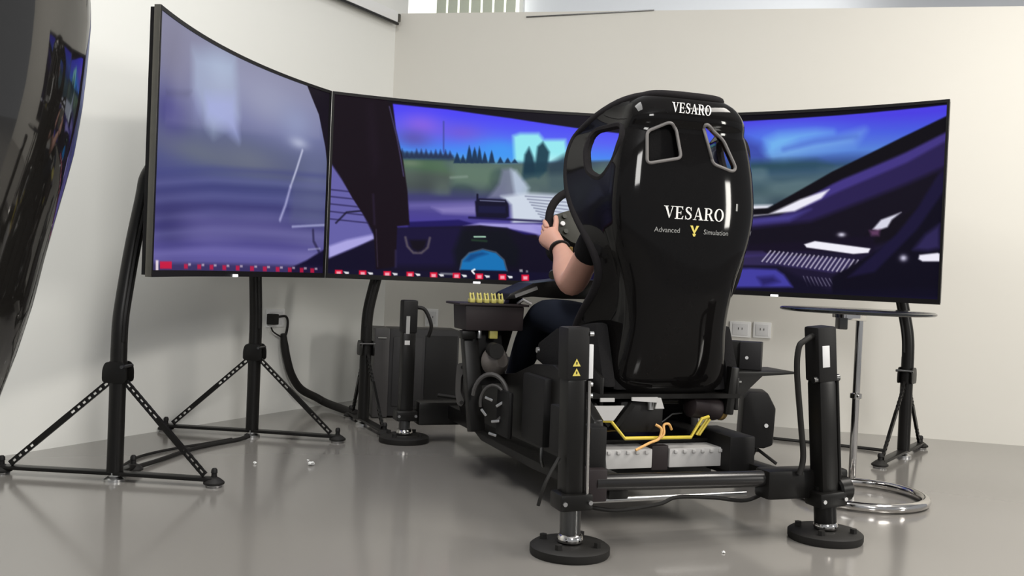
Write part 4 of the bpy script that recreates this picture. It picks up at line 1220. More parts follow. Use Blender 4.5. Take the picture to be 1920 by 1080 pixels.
# yellow winged V emblem
bm = bmesh.new()
for poly in ([(-.015, .016), (-.006, .016), (.001, -.002), (0, -.010)], [(.015, .016), (.006, .016), (-.001, -.002), (0, -.010)], [(-.006, -.008), (.006, -.008), (.003, -.016), (-.003, -.016)]):
    bm.faces.new([bm.verts.new((.004 + a, rear_y(.004 + a, .886 + c) - .002, .886 + c)) for a, c in poly])
o = finish('emblem', bm, M['emblem'], SEAT, smooth=0)
o['label'] = 'small yellow V emblem'
MB().box((.150, rear_y(.150, .965) - .0015, .965), (.006, .001, .022)).build('sticker', M['inkdim'], SEAT, smooth=0)

# ---- chassis
for sx in (-1, 1):
    tail = [(.06, .12), (.60, .095)] if sx < 0 else [(.55, .12), (.62, .095)]
    head = [(.80, .39), (.62, .44), (.45, .455), (.30, .42), (.12, .33)] if sx < 0 else [(.80, .44), (.58, .43)]
    MB().prism(tail + [(1.15, .092), (1.42, .15), (1.52, .22), (1.46, .30), (1.20, .33), (1.02, .36)] + head, .03, (sx * .285, 0, 0), (0, 1, 0), (0, 0, 1), bev=.005).build('side_panel', M['coat'], RIG)
    MB().prism([(.22, .34), (.22, .44), (.30, .47), (.55, .45), (.60, .34)], .012, (sx * .232, 0, 0), (0, 1, 0), (0, 0, 1), bev=.002).build('seat_side_mount', M['coat'], RIG)
    MB().bar((sx * .27, .0, .16), (sx * .27, 1.70, .13), .06, .06, (0, 0, 1), bev=.006).build('lower_rail', M['coat'], RIG)
MB().box((0, .95, .118), (.52, 1.1, .02)).build('floor_plate', M['coat'], RIG)
MB().box((0, 1.66, .125), (.86, .09, .10), bev=.012).build('front_crossbar', M['coat'], RIG)
MB().tube(spline([(-.36, 1.58, .21), (-.2, 1.56, .19), (0, 1.55, .17), (.2, 1.55, .17)], 6), .008, 8).build('front_hose', M['rubber'], RIG)
MB().tube([(-.345, .0, .180), (.20, .0, .174)], .024, 16).build('rear_crossbar', M['bar'], RIG)
MB().box((.322, .0, .160), (.275, .075, .085), bev=.012).build('crossbar_housing', M['coat'], RIG)
MB().tube([(-.34, .10, .105), (.20, .10, .108)], .008, 10).build('lower_tie_bar', M['silver'], RIG)
MB().tube(spline([(-.34, .06, .10), (-.25, .05, .088), (-.12, .05, .10), (-.06, .05, .118), (.06, .05, .112), (.17, .05, .10), (.25, .05, .13)], 6), .006, 8).build('drooping_cable', M['rubber'], RIG)
MB().box((0, .46, .238), (.52, .36, .012), bev=.003).build('equipment_shelf', M['coat'], RIG)
for x0, x1 in ((-.262, -.066), (-.008, .186)):
    c = MB().box(((x0 + x1) / 2, .30, .200), (x1 - x0, .20, .058), bev=.004).build('control_unit', M['pale'], RIG)
    for k in range(6):
        MB().box((x0 + .02 + k * (x1 - x0 - .04) / 5, .197, .220), (.012, .008, .010), bev=.002).build('connector', M['pale'], c)
MB().box((-.037, .22, .20), (.056, .03, .075), bev=.004).build('unit_divider', M['box'], RIG)
MB().box((.215, .26, .215), (.09, .22, .11), bev=.008).build('rear_equipment_box', M['plastic'], RIG)
MB().box((-.335, .04, .27), (.05, .07, .12), bev=.006).build('corner_bracket', M['plastic'], RIG)
MB().box((-.345, .02, .175), (.06, .08, .09), bev=.006).build('corner_bracket', M['box'], RIG)
# under the seat: brackets, pale gap plates, motor and yellow bent frame
MB().bar((-.30, .24, .385), (.24, .24, .385), .05, .014, (0, 0, 1)).build('seat_bracket', M['coat'], RIG)
for gp in ([(-.250, .384), (-.205, .384), (-.205, .373), (-.250, .373)], [(-.148, .386), (-.062, .386), (-.064, .370), (-.148, .376)], [(-.268, .361), (-.172, .361), (-.205, .318), (-.238, .318)], [(-.062, .384), (-.052, .384), (-.040, .352), (-.070, .352)]):
    MB().prism(gp, .006, (0, .190, 0), (1, 0, 0), (0, 0, 1)).build('bright_gap_plate', M['pale'], RIG, smooth=0)  # pale plates put in to imitate the bright gaps under the seat
MB().bar((-.262, .22, .362), (-.208, .22, .300), .03, .016, (1, 0, 0)).build('bracket_leg', M['coat'], RIG)
MB().bar((-.135, .22, .362), (-.185, .22, .300), .03, .016, (1, 0, 0)).build('bracket_leg', M['coat'], RIG)
MB().box((-.095, .30, .322), (.15, .16, .10), bev=.02).build('gear_motor', M['plastic'], RIG)
MB().cyl((-.07, .22, .345), (-.07, .22, .37), .012, 10).build('motor_fitting', M['silver'], RIG)
tm = MB().lathe([(.02, 0), (.035, .008), (.037, .10), (.033, .115), (.02, .12)], (.075, .25, .352), (1, 0.1, -.12), 20).build('tactile_motor', M['box'], RIG)
MB().lathe([(.030, 0), (.034, .004), (.034, .014), (.022, .018)], (.192, .262, .338), (1, .1, -.12), 20).build('motor_end_ring', M['gold'], tm)
MB().box((.215, .24, .40), (.030, .04, .15), (0, R(6), 0), bev=.006).build('seat_bracket', M['coat'], RIG)
yr = [(-.278, .20, .318), (-.208, .20, .314), (-.160, .20, .262), (.062, .20, .262), (.098, .20, .318), (.122, .20, .324)]
MB().tube(yr, .0055, 8).build('yellow_frame', M['yellow'], RIG)
MB().tube([(-.225, .30, .308), (-.180, .30, .268), (-.135, .30, .270), (-.172, .25, .31)], .004, 8).build('yellow_frame', M['gold'], RIG)
MB().tube([(.15, .24, .31), (.115, .24, .262), (.105, .24, .262), (.14, .24, .312)], .004, 8).build('yellow_frame', M['yellow'], RIG)
MB().tube([(.085, .30, .322), (.05, .30, .318), (-.01, .30, .275)], .003, 8).build('thin_rod', M['steel'], RIG)
MB().tube(spline([(-.138, .17, .232), (-.09, .175, .252), (-.055, .185, .262), (-.045, .19, .29), (-.060, .20, .302)], 5), .0042, 8).build('orange_cable', M['orange'], RIG)
MB().tube(spline([(-.055, .19, .258), (-.036, .19, .275), (-.032, .20, .30), (-.015, .20, .303), (.0, .21, .285)], 5), .004, 8).build('orange_cable', M['orange'], RIG)

# ---- actuators


def actuator(x, y, kind, lift=0.0):
    A = empty('actuator', parent=RIG)
    A.location = (x, y, 0)
    c = MB()
    c.lathe([(.104, .0), (.107, .006), (.107, .022), (.099, .028), (.03, .030)], seg=36)
    pad = c.build('foot_disc', M['rubber'], A)
    for k in range(4):
        a = R(45 + 90 * k)
        MB().cyl((.078 * math.cos(a), .078 * math.sin(a), .026), (.078 * math.cos(a), .078 * math.sin(a), .042), .010, 6).build('disc_bolt', M['rubber'], pad)
    MB().lathe([(.034, .034), (.036, .040), (.032, .052), (.026, .056)], seg=24).build('ball_collar', M['chrome'], A)
    if kind == 'rr':
        MB().cyl((0, 0, .05), (0, 0, .16), .032, 24).build('piston', M['coat'], A)
        bot = .115
    elif kind == 'rl':
        MB().cyl((0, 0, .05), (0, 0, .16), .028, 24).build('piston', M['steel'], A)
        bot = .135
    else:
        MB().cyl((0, 0, .05), (0, 0, .16), .024, 24).build('piston', M['steel'], A)
        bot = .105
    MB().box((0, 0, (bot + .47) / 2), (.058, .064, .47 - bot), bev=.012).build('cylinder_body', M['coat'], A)
    MB().box((0, 0, .535 + lift / 2), (.064, .068, .140 + lift), bev=.008).build('motor_housing', M['plastic'], A)
    MB().box((0, -.005, bot + .01), (.092, .082, .045), bev=.008).build('clamp', M['coat'], A)
    for k in (-1, 1):
        MB().cyl((k * .036, -.052, bot + .01), (k * .036, -.044, bot + .01), .006, 10).build('clamp_bolt', M['silver'], A)
    return A


a = actuator(-.425, -.035, 'rl')
MB().box((.036, -.028, .515), (.012, .012, .090), bev=.001).build('white_label', M['label'], a)
for z in (.588, .455, .425):
    MB().cyl((.032, -.03, z), (.042, -.032, z), .007, 10).build('silver_fitting', M['silver'], a)
MB().tube([(.031, -.036, .14), (.031, -.036, .465)], .0045, 10).build('guide_rod', M['chrome'], a)
for z in (.487, .512):
    s_ = MB().prism([(-.011, -.009), (.011, -.009), (0, .011)], .002, (-.006, -.035, z), (1, 0, 0), (0, 0, 1)).build('warning_sign', M['emblem'], a, smooth=0)
    s_['label'] = 'small yellow warning triangle'
    MB().prism([(-.0015, -.004), (.0015, -.004), (.0015, .003), (-.0015, .003)], .001, (-.006, -.0365, z), (1, 0, 0), (0, 0, 1)).build('warning_mark', M['rubber'], s_, smooth=0)
MB().tube(spline([(-.10, -.02, .14), (-.085, -.03, .20), (-.04, -.01, .26)], 5), .005, 8).build('cable', M['rubber'], a)

for ch in a.children:
    if not ch.name.startswith(('foot_disc', 'ball_collar')):
        ch.rotation_euler = (0, R(-1.3), 0)

a = actuator(.380, -.045, 'rr', .02)
MB().box((-.008, -.035, .54), (.024, .002, .062), bev=.0008).build('white_label', M['label'], a)
MB().tube(spline([(-.032, -.01, .600), (-.065, -.015, .588), (-.085, -.015, .57), (-.090, -.01, .50), (-.075, 0, .35), (-.070, 0, .25), (-.085, 0, .20)], 6), .0085, 10).build('cable', M['rubber'], a)
for sx in (-1, 1):
    MB().cyl((sx * .028, -.02, .474), (sx * .044, -.02, .474), .010, 10).build('silver_fitting', M['steel'], a)
MB().tube([(.038, -.02, .14), (.038, -.02, .47)], .006, 10).build('guide_rod', M['coat'], a)
MB().cyl((.030, -.010, .145), (.075, -.010, .145), .036, 20, .006).build('pivot_knuckle', M['coat'], a)
MB().cyl((.052, .00, .168), (.052, .03, .168), .022, 16, .004).build('pivot_knuckle', M['coat'], a)

for ch in a.children:                      # this actuator leans on its ball joint
    if not ch.name.startswith(('foot_disc', 'ball_collar')):
        ch.rotation_euler = (0, R(-5), 0)
        ch.location = (.003, 0, 0)

a = actuator(-.477, 1.664, 'fl')
MB().box((-.010, -.035, .50), (.016, .002, .075)).build('white_label', M['inkdim'], a)
MB().box((-.010, -.033, .425), (.022, .002, .018)).build('white_label', M['pale'], a)
MB().tube(spline([(.028, -.01, .575), (.065, -.02, .565), (.095, -.02, .50), (.09, 0, .45)], 6), .008, 10).build('cable', M['rubber'], a)
actuator(.468, 1.702, 'fr')

# ---- steering wheel, deck and wheel base
SW = empty('steering_wheel', parent=RIG)
SW.location = (.012, .955, .925)
SW.rotation_euler = (R(20) - PI / 2, 0, 0)     # local z of the rim plane faces the driver
SW.rotation_euler = (R(70), 0, 0)
rim = [(.145 * math.cos(2 * PI * k / 40), .145 * math.sin(2 * PI * k / 40), 0) for k in range(40)]
MB().tube(rim, .0155, 12, closed=True).build('rim', M['suede'], SW)
MB().prism(arcs([(-.138, .03), (-.055, .06), (.055, .06), (.138, .03), (.13, -.02), (.06, -.075), (-.06, -.075), (-.13, -.02)], .02), .012, (0, 0, 0), (1, 0, 0), (0, 1, 0), bev=.002).build('wheel_plate', M['olive'], SW)
for sx in (-1, 1):
    for k, (bx_, by_) in enumerate(((.085, .03), (.095, .0), (.085, -.03))):
        MB().cyl((sx * bx_, by_, .004), (sx * bx_, by_, .014), .009, 12).build('button', M['label'] if k == 1 else M['olive'], SW)
MB().cyl((0, 0, -.10), (0, 0, .0), .035, 20).build('hub', M['coat'], SW)
MB().cyl((.012, 1.0, .905), (.012, 1.22, .83), .055, 24, .01).build('wheel_base', M['plastic'], RIG)
MB().cyl((-.155, .84, .737), (-.13, .90, .742), .016, 14).build('turn_knob', M['olive'], RIG)
MB().tube([(-.13, .90, .742), (-.02, 1.0, .80)], .007, 8).build('knob_stalk', M['steel'], RIG)
# wheel deck: plate that slopes up from the button box towards the wheel base
MB().prism([(-.305, .640), (-.285, .665), (-.20, .705), (-.06, .725), (.16, .725), (.16, .655), (-.08, .650), (-.20, .655)], .16, (0, 1.0, 0), (1, 0, 0), (0, 0, 1), bev=.006).build('wheel_deck', M['coat'], RIG)
MB().bar((-.270, .915, .655), (-.185, .915, .688), .010, .012, (0, 0, 1)).build('deck_edge', M['silver'], RIG)
for sx in (-1, 1):
    MB().bar((sx * .22, 1.05, .66), (sx * .27, 1.18, .30), .05, .05, (0, 1, 0), bev=.005).build('deck_upright', M['coat'], RIG)

# ---- button box left of the driver
BB = MB().prism([(-.458, .618), (-.236, .618), (-.238, .530), (-.452, .528)], .16, (0, .98, 0), (1, 0, 0), (0, 0, 1), bev=.006).build('button_box', M['box'], RIG)
MB().box((-.352, .98, .622), (.262, .18, .008), bev=.002).build('box_lid', M['box'], BB)
for k in range(5):
    g = MB()
    g.box((-.428 + k * .027, .93, .634), (.019, .030, .014), bev=.003)
    g.bar((-.434 + k * .027, .92, .636), (-.434 + k * .027, .935, .660), .004, .012, (0, 1, 0))
    g.bar((-.422 + k * .027, .92, .636), (-.422 + k * .027, .935, .660), .004, .012, (0, 1, 0))
    g.bar((-.436 + k * .027, .935, .658), (-.420 + k * .027, .935, .658), .010, .004, (0, 0, 1))
    g.build('switch_guard', M['guard'], BB)
MB().tube([(-.262, .90, .63), (-.252, .87, .645), (-.225, .86, .63)], .006, 8).build('box_handle', M['silver'], BB)
MB().box((-.345, .92, .515), (.03, .02, .03), bev=.003).build('yellow_block', M['guard'], RIG)
MB().box((-.40, .91, .515), (.012, .02, .028), bev=.003).build('silver_fitting', M['silver'], RIG)
MB().box((-.44, .93, .512), (.05, .05, .03), bev=.006).build('box_foot', M['coat'], RIG)
MB().bar((-.425, .96, .53), (-.40, .90, .17), .055, .05, (0, 1, 0), bev=.006).build('box_post', M['coat'], RIG)
MB().bar((-.36, .98, .53), (-.33, .98, .33), .12, .03, (0, 1, 0), bev=.005).build('box_plate', M['plastic'], RIG)
MB().lathe([(.0, 0), (.022, .0), (.050, .035), (.052, .06), (.03, .07)], (-.325, .86, .425), (-.25, .9, -.1), 24).build('round_cover', M['cone'], RIG)
MB().cyl((-.355, .84, .462), (-.350, .90, .462), .027, 16).build('round_cap', M['rubber'], RIG)
br = MB().prism(arcs([(-.026, .075), (.0, .08), (.012, .05), (-.006, .03), (-.006, -.03), (.014, -.06), (.0, -.082), (-.02, -.075), (-.03, -.03), (-.03, .03)], .01, 2), .012, (-.425, 1.0, .325), (.6, -.8, 0), (0, 0, 1)).build('cable_bracket', M['hoop'], RIG)
for z in (.39, .262):
    MB().cyl((-.433, .985, z), (-.437, .975, z), .007, 8).build('bracket_screw', M['rubber'], br)
for k, (c0, rh, rv) in enumerate((((-.385, .80, .30), .062, .085), ((-.375, .80, .285), .045, .062))):
    pts = [(c0[0] + rh * .85 * math.cos(a), c0[1] - rh * .53 * math.cos(a), c0[2] + rv * math.sin(a)) for a in np.linspace(R(-62 + 20 * k), R(175 + 20 * k), 20)]
    MB().tube(pts, .008 - .002 * k, 8).build('cable_hoop', M['hoop'], RIG)
MB().box((-.345, .76, .255), (.02, .13, .16), bev=.01).build('pedal_motor', M['plastic'], RIG)
for (xx, yy, zz, rr_) in ((-.39, .80, .300, 20), (-.36, .77, .285, -35), (-.40, .82, .250, 50), (-.37, .78, .225, -10), (-.375, .79, .178, 15)):
    MB().box((xx, yy, zz), (.030, .010, .010), (0, R(rr_), R(-32)), bev=.003).build('metal_clip', M['silver'], RIG)
MB().box((-.31, .55, .30), (.03, .20, .22), bev=.01).build('side_pod', M['plastic'], RIG)
MB().box((-.335, .28, .28), (.035, .09, .14), bev=.006).build('side_switch_box', M['plastic'], RIG)
for (yy, zz) in ((.30, .325), (.46, .50)):
    MB().cyl((-.352, yy, zz), (-.345, yy, zz), .009, 10).build('silver_bolt', M['silver'], RIG)
MB().tube(spline([(-.345, .40, .20), (-.352, .38, .17), (-.33, .42, .14)], 5), .005, 8).build('cable', M['steel'], RIG)
# pedals
for x in (-.12, 0.0, .12):
    pd = MB().box((x, 1.42, .27), (.06, .015, .16), (R(-30), 0, 0), bev=.004).build('pedal', M['steel'], RIG)
MB().box((0, 1.50, .16), (.40, .22, .03), (R(12), 0, 0), bev=.004).build('pedal_plate', M['coat'], RIG)

# ---- tray on the right hand side
MB().prism([(.30, .43), (.655, .43), (.655, .422), (.52, .414), (.44, .345), (.30, .34)], .17, (0, .60, 0), (1, 0, 0), (0, 0, 1), bev=.002).build('side_tray', M['coat'], RIG)
MB().cyl((.505, .53, .405), (.505, .53, .417), .008, 10).build('tray_bolt', M['rubber'], RIG)
MB().box((.418, .512, .395), (.03, .002, .006)).build('tray_label', M['inkdim'], RIG)

# ------------------------------------------------------------------ the driver
PR = tag(empty('person', (0.571, 2.788, 0), R(19.5)),
         'person in dark shirt and jeans in the bucket seat gripping the steering wheel', 'person')


def skin_mesh(chains, radii, root, levels=2, name='skin'):
    """chains: list of lists of vertex names; radii/pos dict -> evaluated mesh"""
    names = []
    edges = []
    for ch in chains:
        for n in ch:
            if n not in names:
                names.append(n)
        edges += [(names.index(a), names.index(b_)) for a, b_ in zip(ch[:-1], ch[1:])]
    me = bpy.data.meshes.new(name)
    me.from_pydata([radii[n][0] for n in names], edges, [])
    o = bpy.data.objects.new(name, me)
    COL.objects.link(o)
    o.modifiers.new('s', 'SKIN')
    for i, n in enumerate(names):
        r_ = radii[n][1]
        sv = me.skin_vertices[0].data[i]
        sv.radius = (r_, r_) if not isinstance(r_, tuple) else r_
        sv.use_root = (n == root)
    sb = o.modifiers.new('u', 'SUBSURF')
    sb.levels = levels
    sb.render_levels = levels
    dg = bpy.context.evaluated_depsgraph_get()
    out = bpy.data.meshes.new_from_object(o.evaluated_get(dg))
    bpy.data.objects.remove(o)
    bpy.data.meshes.remove(me)
    return out


def hand_chains(W, K, tang, out, inn):
    """fingers closed round the rim; W wrist, K knuckle centre, tang along rim, out away from driver, inn towards hub"""
    res = []
    W, K, tang, out, inn = map(Vector, (W, K, tang, out, inn))
    lens = (0.90, 1.0, 0.97, 0.78)
    for i, k in enumerate((.030, .010, -.010, -.030)):
        L = lens[i]
        b0 = K + tang * k * .8 - out * .03 * L
        b1 = K + tang * k
        b2 = b1 + out * .034 * L + inn * .004
        b3 = b2 + inn * .026 * L + out * .008
        b4 = b3 + inn * .016 * L - out * .016 * L
        res.append([(b0, .0105), (b1, .0105), (b2, .0095), (b3, .0085), (b4, .0075)])
    t0 = W + (K - W) * .35 + inn * .016
    t1 = K + tang * .012 + inn * .030 - out * .03
    t2 = K + tang * .048 + inn * .034 - out * .018
    t3 = K + tang * .070 + inn * .030 - out * .010
    res.append([(t0, .015), (t1, .0125), (t2, .0105), (t3, .009)])
    return res


V = {
    'pelvis': ((0, .40, .53), .115), 'belly': ((0, .35, .66), .112), 'chest': ((0, .33, .82), .122), 'upper': ((0, .33, .94), .105),
    'neck': ((0, .34, 1.03), .056), 'head0': ((0, .345, 1.09), .066), 'head1': ((0, .345, 1.15), .083), 'head2': ((0, .335, 1.20), .078), 'head3': ((0, .335, 1.235), .05),
}
for sx, n in ((-1, 'l'), (1, 'r')):
    V['sh' + n] = ((sx * .155, .345, .955), .062)
    V['ua' + n] = ((sx * .185, .45, .83), .052)
    V['el' + n] = ((sx * .187, .585, .705), .050)
    V['fa' + n] = ((sx * .165, .68, .750), .057)
    V['fb' + n] = ((sx * .142, .77, .795), .042)
    V['wr' + n] = ((sx * .132, .848, .836), (.030, .024))
    V['pa' + n] = ((sx * .150, .893, .868), (.046, .027))
    V['kn' + n] = ((sx * .160, .930, .895), (.046, .023))
    V['hip' + n] = ((sx * .085, .46, .52), .092)
    V['th' + n] = ((sx * .12, .68, .575), .080)
    V['knee' + n] = ((sx * .15, .93, .595), .060)
    V['calf' + n] = ((sx * .14, 1.09, .48), .060)
    V['ank' + n] = ((sx * .125, 1.30, .29), .040)
    V['heel' + n] = ((sx * .122, 1.335, .235), .038)
    V['toe' + n] = ((sx * .122, 1.385, .345), .034)
torso = ['pelvis', 'belly', 'chest', 'upper', 'neck', 'head0', 'head1', 'head2', 'head3']
chains = [torso]
for n in 'lr':
    chains.append(['upper', 'sh' + n, 'ua' + n, 'el' + n, 'fa' + n, 'fb' + n, 'wr' + n, 'pa' + n, 'kn' + n])
    chains.append(['pelvis', 'hip' + n, 'th' + n, 'knee' + n, 'calf' + n, 'ank' + n])
VB = dict(V)
for k in list(VB):                       # the body lies inside the clothes
    p_, r_ = VB[k]
    if k[:2] in ('pe', 'be', 'ch', 'up', 'hi', 'th', 'ca', 'an', 'sh', 'ua') or k[:4] == 'knee':
        VB[k] = (p_, r_ * .86)
meshes = [skin_mesh(chains, VB, 'pelvis', 2)]
for sx, n in ((-1, 'l'), (1, 'r')):
    tang = Vector((sx * .25, -.33, -.91)).normalized() * -1
    for ch in hand_chains(V['wr' + n][0], V['kn' + n][0], tang, Vector((sx * -.05, .93, .36)), Vector((-sx, 0, .05))):
        d_ = {str(i): q for i, q in enumerate(ch)}
        meshes.append(skin_mesh([[str(i) for i in range(len(ch))]], d_, '0', 2))
# face: nose, ears, brow, chin as part of the same surface object
bm = bmesh.new()
for me in meshes:
    bm.from_mesh(me)
    bpy.data.meshes.remove(me)


def ball(bm, c, s):
    g = bmesh.ops.create_uvsphere(bm, u_segments=12, v_segments=8, radius=1)
    bmesh.ops.scale(bm, vec=s, verts=g['verts'])
    bmesh.ops.translate(bm, vec=c, verts=g['verts'])


ball(bm, (0, .425, 1.135), (.014, .020, .024))
ball(bm, (0, .405, 1.075), (.028, .026, .020))
for sx in (-1, 1):
    ball(bm, (sx * .082, .342, 1.14), (.010, .020, .032))
body = finish('body', bm, M['skin'], PR, smooth=60)
bm = bmesh.new()
for sx in (-1, 1):
    ball(bm, (sx * .031, .412, 1.157), (.013, .010, .009))
finish('eyes', bm, M['label'], PR)
bm = bmesh.new()
ball(bm, (0, .418, 1.098), (.022, .008, .006))
finish('mouth', bm, mat('lips', (.42, .17, .14), .5, noise=.05), PR)
bm = bmesh.new()
ball(bm, (0, .325, 1.195), (.088, .093, .078))
bmesh.ops.delete(bm, geom=[v for v in bm.verts if v.co.y > .375 and v.co.z < 1.215], context='VERTS')
hair = finish('hair', bm, M['hair'], PR)
sol = hair.modifiers.new('thick', 'SOLIDIFY')
sol.thickness = .008
# shirt with short sleeves
VS = {k: (p_, (r_ * 1.06 if not isinstance(r_, tuple) else r_)) for k, (p_, r_) in V.items()}
for n, sx in (('l', -1), ('r', 1)):
    VS['cuff' + n] = ((sx * .184, .49, .79), .056)
me = skin_mesh([['pelvis', 'belly', 'chest', 'upper', 'collar'], ['upper', 'shl', 'ual', 'cuffl'], ['upper', 'shr', 'uar', 'cuffr']],
               dict(VS, collar=((0, .335, 1.0), .07)), 'pelvis', 2)
bm = bmesh.new()
bm.from_mesh(me)
finish('shirt', bm, M['fabric'], PR, smooth=60)
VT = {k: (p_, (r_ * 1.05 if not isinstance(r_, tuple) else r_)) for k, (p_, r_) in V.items()}
me = skin_mesh([['pelvis', 'hipl', 'thl', 'kneel', 'calfl', 'ankl'], ['pelvis', 'hipr', 'thr', 'kneer', 'calfr', 'ankr']], VT, 'pelvis', 2)
bm = bmesh.new()
bm.from_mesh(me)
finish('trousers', bm, M['jeans'], PR, smooth=60)
for n in 'lr':
    me = skin_mesh([['heel' + n, 'mid' + n, 'toe' + n, 'tip' + n]], {
        'heel' + n: (V['heel' + n][0], .046), 'mid' + n: (tuple((Vector(V['heel' + n][0]) + Vector(V['toe' + n][0])) / 2), .046),
        'toe' + n: (V['toe' + n][0], .044), 'tip' + n: ((V['toe' + n][0][0], V['toe' + n][0][1] + .02, V['toe' + n][0][2] + .05), .03)}, 'heel' + n, 2)
    bm = bmesh.new()
    bm.from_mesh(me)
    finish('shoe', bm, M['rubber'], PR, smooth=60)
# watch on the left wrist
wdir = (Vector(V['wrl'][0]) - Vector(V['fbl'][0])).normalized()
wc = Vector(V['wrl'][0]) - wdir * .012
e1 = Vector((1, 0, 0)) - wdir * wdir.x
e1.normalize()
e2 = wdir.cross(e1)
w_ = MB().tube([wc + (e1 * math.cos(a) * .0335 + e2 * math.sin(a) * .0305) for a in np.linspace(0, 2 * PI, 24, endpoint=False)], .0065, 8, closed=True).build('wristwatch', M['rubber'], PR)
MB().box(tuple(wc + e1 * .036), (.016, .026, .026), bev=.004).build('watch_case', M['gold'], w_)

# ------------------------------------------------------------------ other things in the room
# computer tower left of the rig's nose
ct = tag(empty('computer_tower', (-.655, 4.80, 0), R(14.5)), 'dark grey computer tower on the floor beside the simulator nose', 'computer')
MB().box((.245, .11, .225), (.35, .20, .43), bev=.008).build('case', M['tower'], ct)
MB().box((.035, .11, .222), (.075, .205, .438), bev=.006).build('front_bezel', M['case2'], ct)
MB().prism([(.09, .06), (.235, .06), (.235, .40), (.09, .40)], .006, (0, .008, 0), (1, 0, 0), (0, 0, 1), bev=.002).build('side_door', M['tower'], ct)
MB().prism([(.25, .05), (.41, .05), (.41, .41), (.25, .41)], .006, (0, .008, 0), (1, 0, 0), (0, 0, 1), bev=.002).build('side_door', M['plastic'], ct)
MB().box((.035, .003, .395), (.04, .006, .006)).build('bezel_trim', M['inkdim'], ct)
for x in (.04, .38):
    MB().box((x, .11, .006), (.05, .18, .012), bev=.003).build('case_foot', M['rubber'], ct)


def speaker_on_tray():
    o = tag(empty('speaker', (0, 0, 0)), 'small black box speaker with silver dot on the tray right of seat', 'speaker')
    rz = R(19.5)
    org = Vector((0.571, 2.788, 0))
    loc = Vector((.525, .60, 0))
    loc.rotate(Euler((0, 0, rz)))
    o.location = org + loc + Vector((0, 0, .4305))
    o.rotation_euler = (0, 0, R(-18))
    MB().box((0, 0, .049), (.075, .075, .098), bev=.004).build('cabinet', M['tower'], o)
    MB().box((-.073, .02, .049), (.082, .06, .096), bev=.003).build('side_cover', M['rubber'], o)
    MB().cyl((-.012, -.0385, .042), (-.012, -.0360, .042), .006, 12).build('badge', M['label'], o)
    return o


speaker_on_tray()

sp = tag(empty('speaker', (1.03, 4.05, 0), R(-6)), 'angular black loudspeaker on a short tripod on the floor right of seat', 'speaker')
MB().prism([(-.075, .075), (-.068, .27), (-.045, .297), (.028, .297), (.062, .235), (.056, .085), (.02, .07)], .15, (0, 0, 0), (1, 0, 0), (0, 0, 1), bev=.010).build('cabinet', M['plastic'], sp)
MB().cyl((.026, -.080, .165), (.026, -.074, .165), .008, 12).build('badge', M['label'], sp)
MB().cyl((0, 0, .045), (0, 0, .085), .012, 10).build('stem', M['rubber'], sp)
for a in (90, 215, 330):
    MB().tube([(0, 0, .06), (.09 * math.cos(R(a)), .09 * math.sin(R(a)), .008)], .007, 8).build('leg', M['rubber'], sp)

# chrome side table
tb = tag(empty('side_table', (1.245, 3.44, 0), 0), 'round table with dark thin top on a chrome C shaped base', 'table')
pts = [(.215 * math.cos(a) * 1.0, .215 * math.sin(a), .017) for a in np.linspace(R(88), R(88 - 352), 44)]
MB().tube(pts, .0165, 12).build('base_ring', M['chrome'], tb)
MB().tube([(.045, .212, .017), (.047, .212, .62)], .0135, 16).build('column', M['chrome'], tb)
MB().lathe([(.014, 0), (.022, .003), (.022, .020), (.014, .023)], (.046, .212, .325), seg=20).build('height_collar', M['chrome'], tb)
MB().cyl((.046, .195, .337), (.046, .175, .337), .006, 10).build('clamp_screw', M['chrome'], tb)
MB().bar((.056, .205, .625), (-.075, .06, .632), .030, .022, (0, 0, 1), bev=.004).build('top_arm', M['chrome'], tb)
MB().box((-.075, .05, .618), (.030, .05, .060), bev=.004).build('arm_block', M['steel'], tb)
MB().lathe([(.0, .648), (.255, .648), (.262, .652), (.262, .657), (.255, .661), (.0, .661)], (-.03, .03, 0), seg=64).build('table_top', M['glass'], tb)
MB().cyl((-.06, .04, .63), (-.06, .04, .65), .05, 20).build('top_plate', M['chrome'], tb)


# wall sockets
def socket(name, P, rz, w, h, label):
    o = tag(empty(name, P, rz), label, 'socket', 'white wall sockets')
    MB().box((0, -.005, 0), (w, .010, h), bev=.003).build('plate', M['white'], o)
    MB().box((0, -.0105, 0), (w * .72, .004, h * .72), bev=.0015).build('socket_face', M['label'], o)
    for k in (-1, 1):
        MB().box((k * .009, -.0128, .004), (.003, .002, .011)).build('slot', M['rubber'], o, smooth=0)
    return o


rb = R(BA)
socket('wall_socket', bwall(1.99, .493, 0), rb, .108, .082, 'wide white double wall socket on the partition just right of the seat')
socket('wall_socket', bwall(2.10, .495, 0), rb, .090, .082, 'square white wall socket on the partition, the one nearer the chrome table')
socket('wall_socket', bwall(.29, .465, 0), rb, .075, .10, 'white wall socket on the partition above the computer tower')
lr_ = R(62.4)
socket('wall_socket', lwall(-.93, .468, 0), lr_, .13, .09, 'white wall socket with plugs on the left wall')
pl = tag(MB().box((0, 0, 0), (.038, .046, .052), bev=.005).build('power_plug', M['rubber']), 'black power adapter plugged into the left wall socket', 'plug')
pl.location = lwall(-.985, .466, .0380)
pl.rotation_euler = (0, 0, lr_)
tag(MB().tube(spline([lwall(-.92, .475, .016), lwall(-.89, .478, .035), lwall(-.872, .45, .035), lwall(-.872, .40, .03), lwall(-.885, .375, .03)], 6), .006, 8).build('looped_cable', M['rubber']),
    'short black cord looping out of the left wall socket', 'cord')
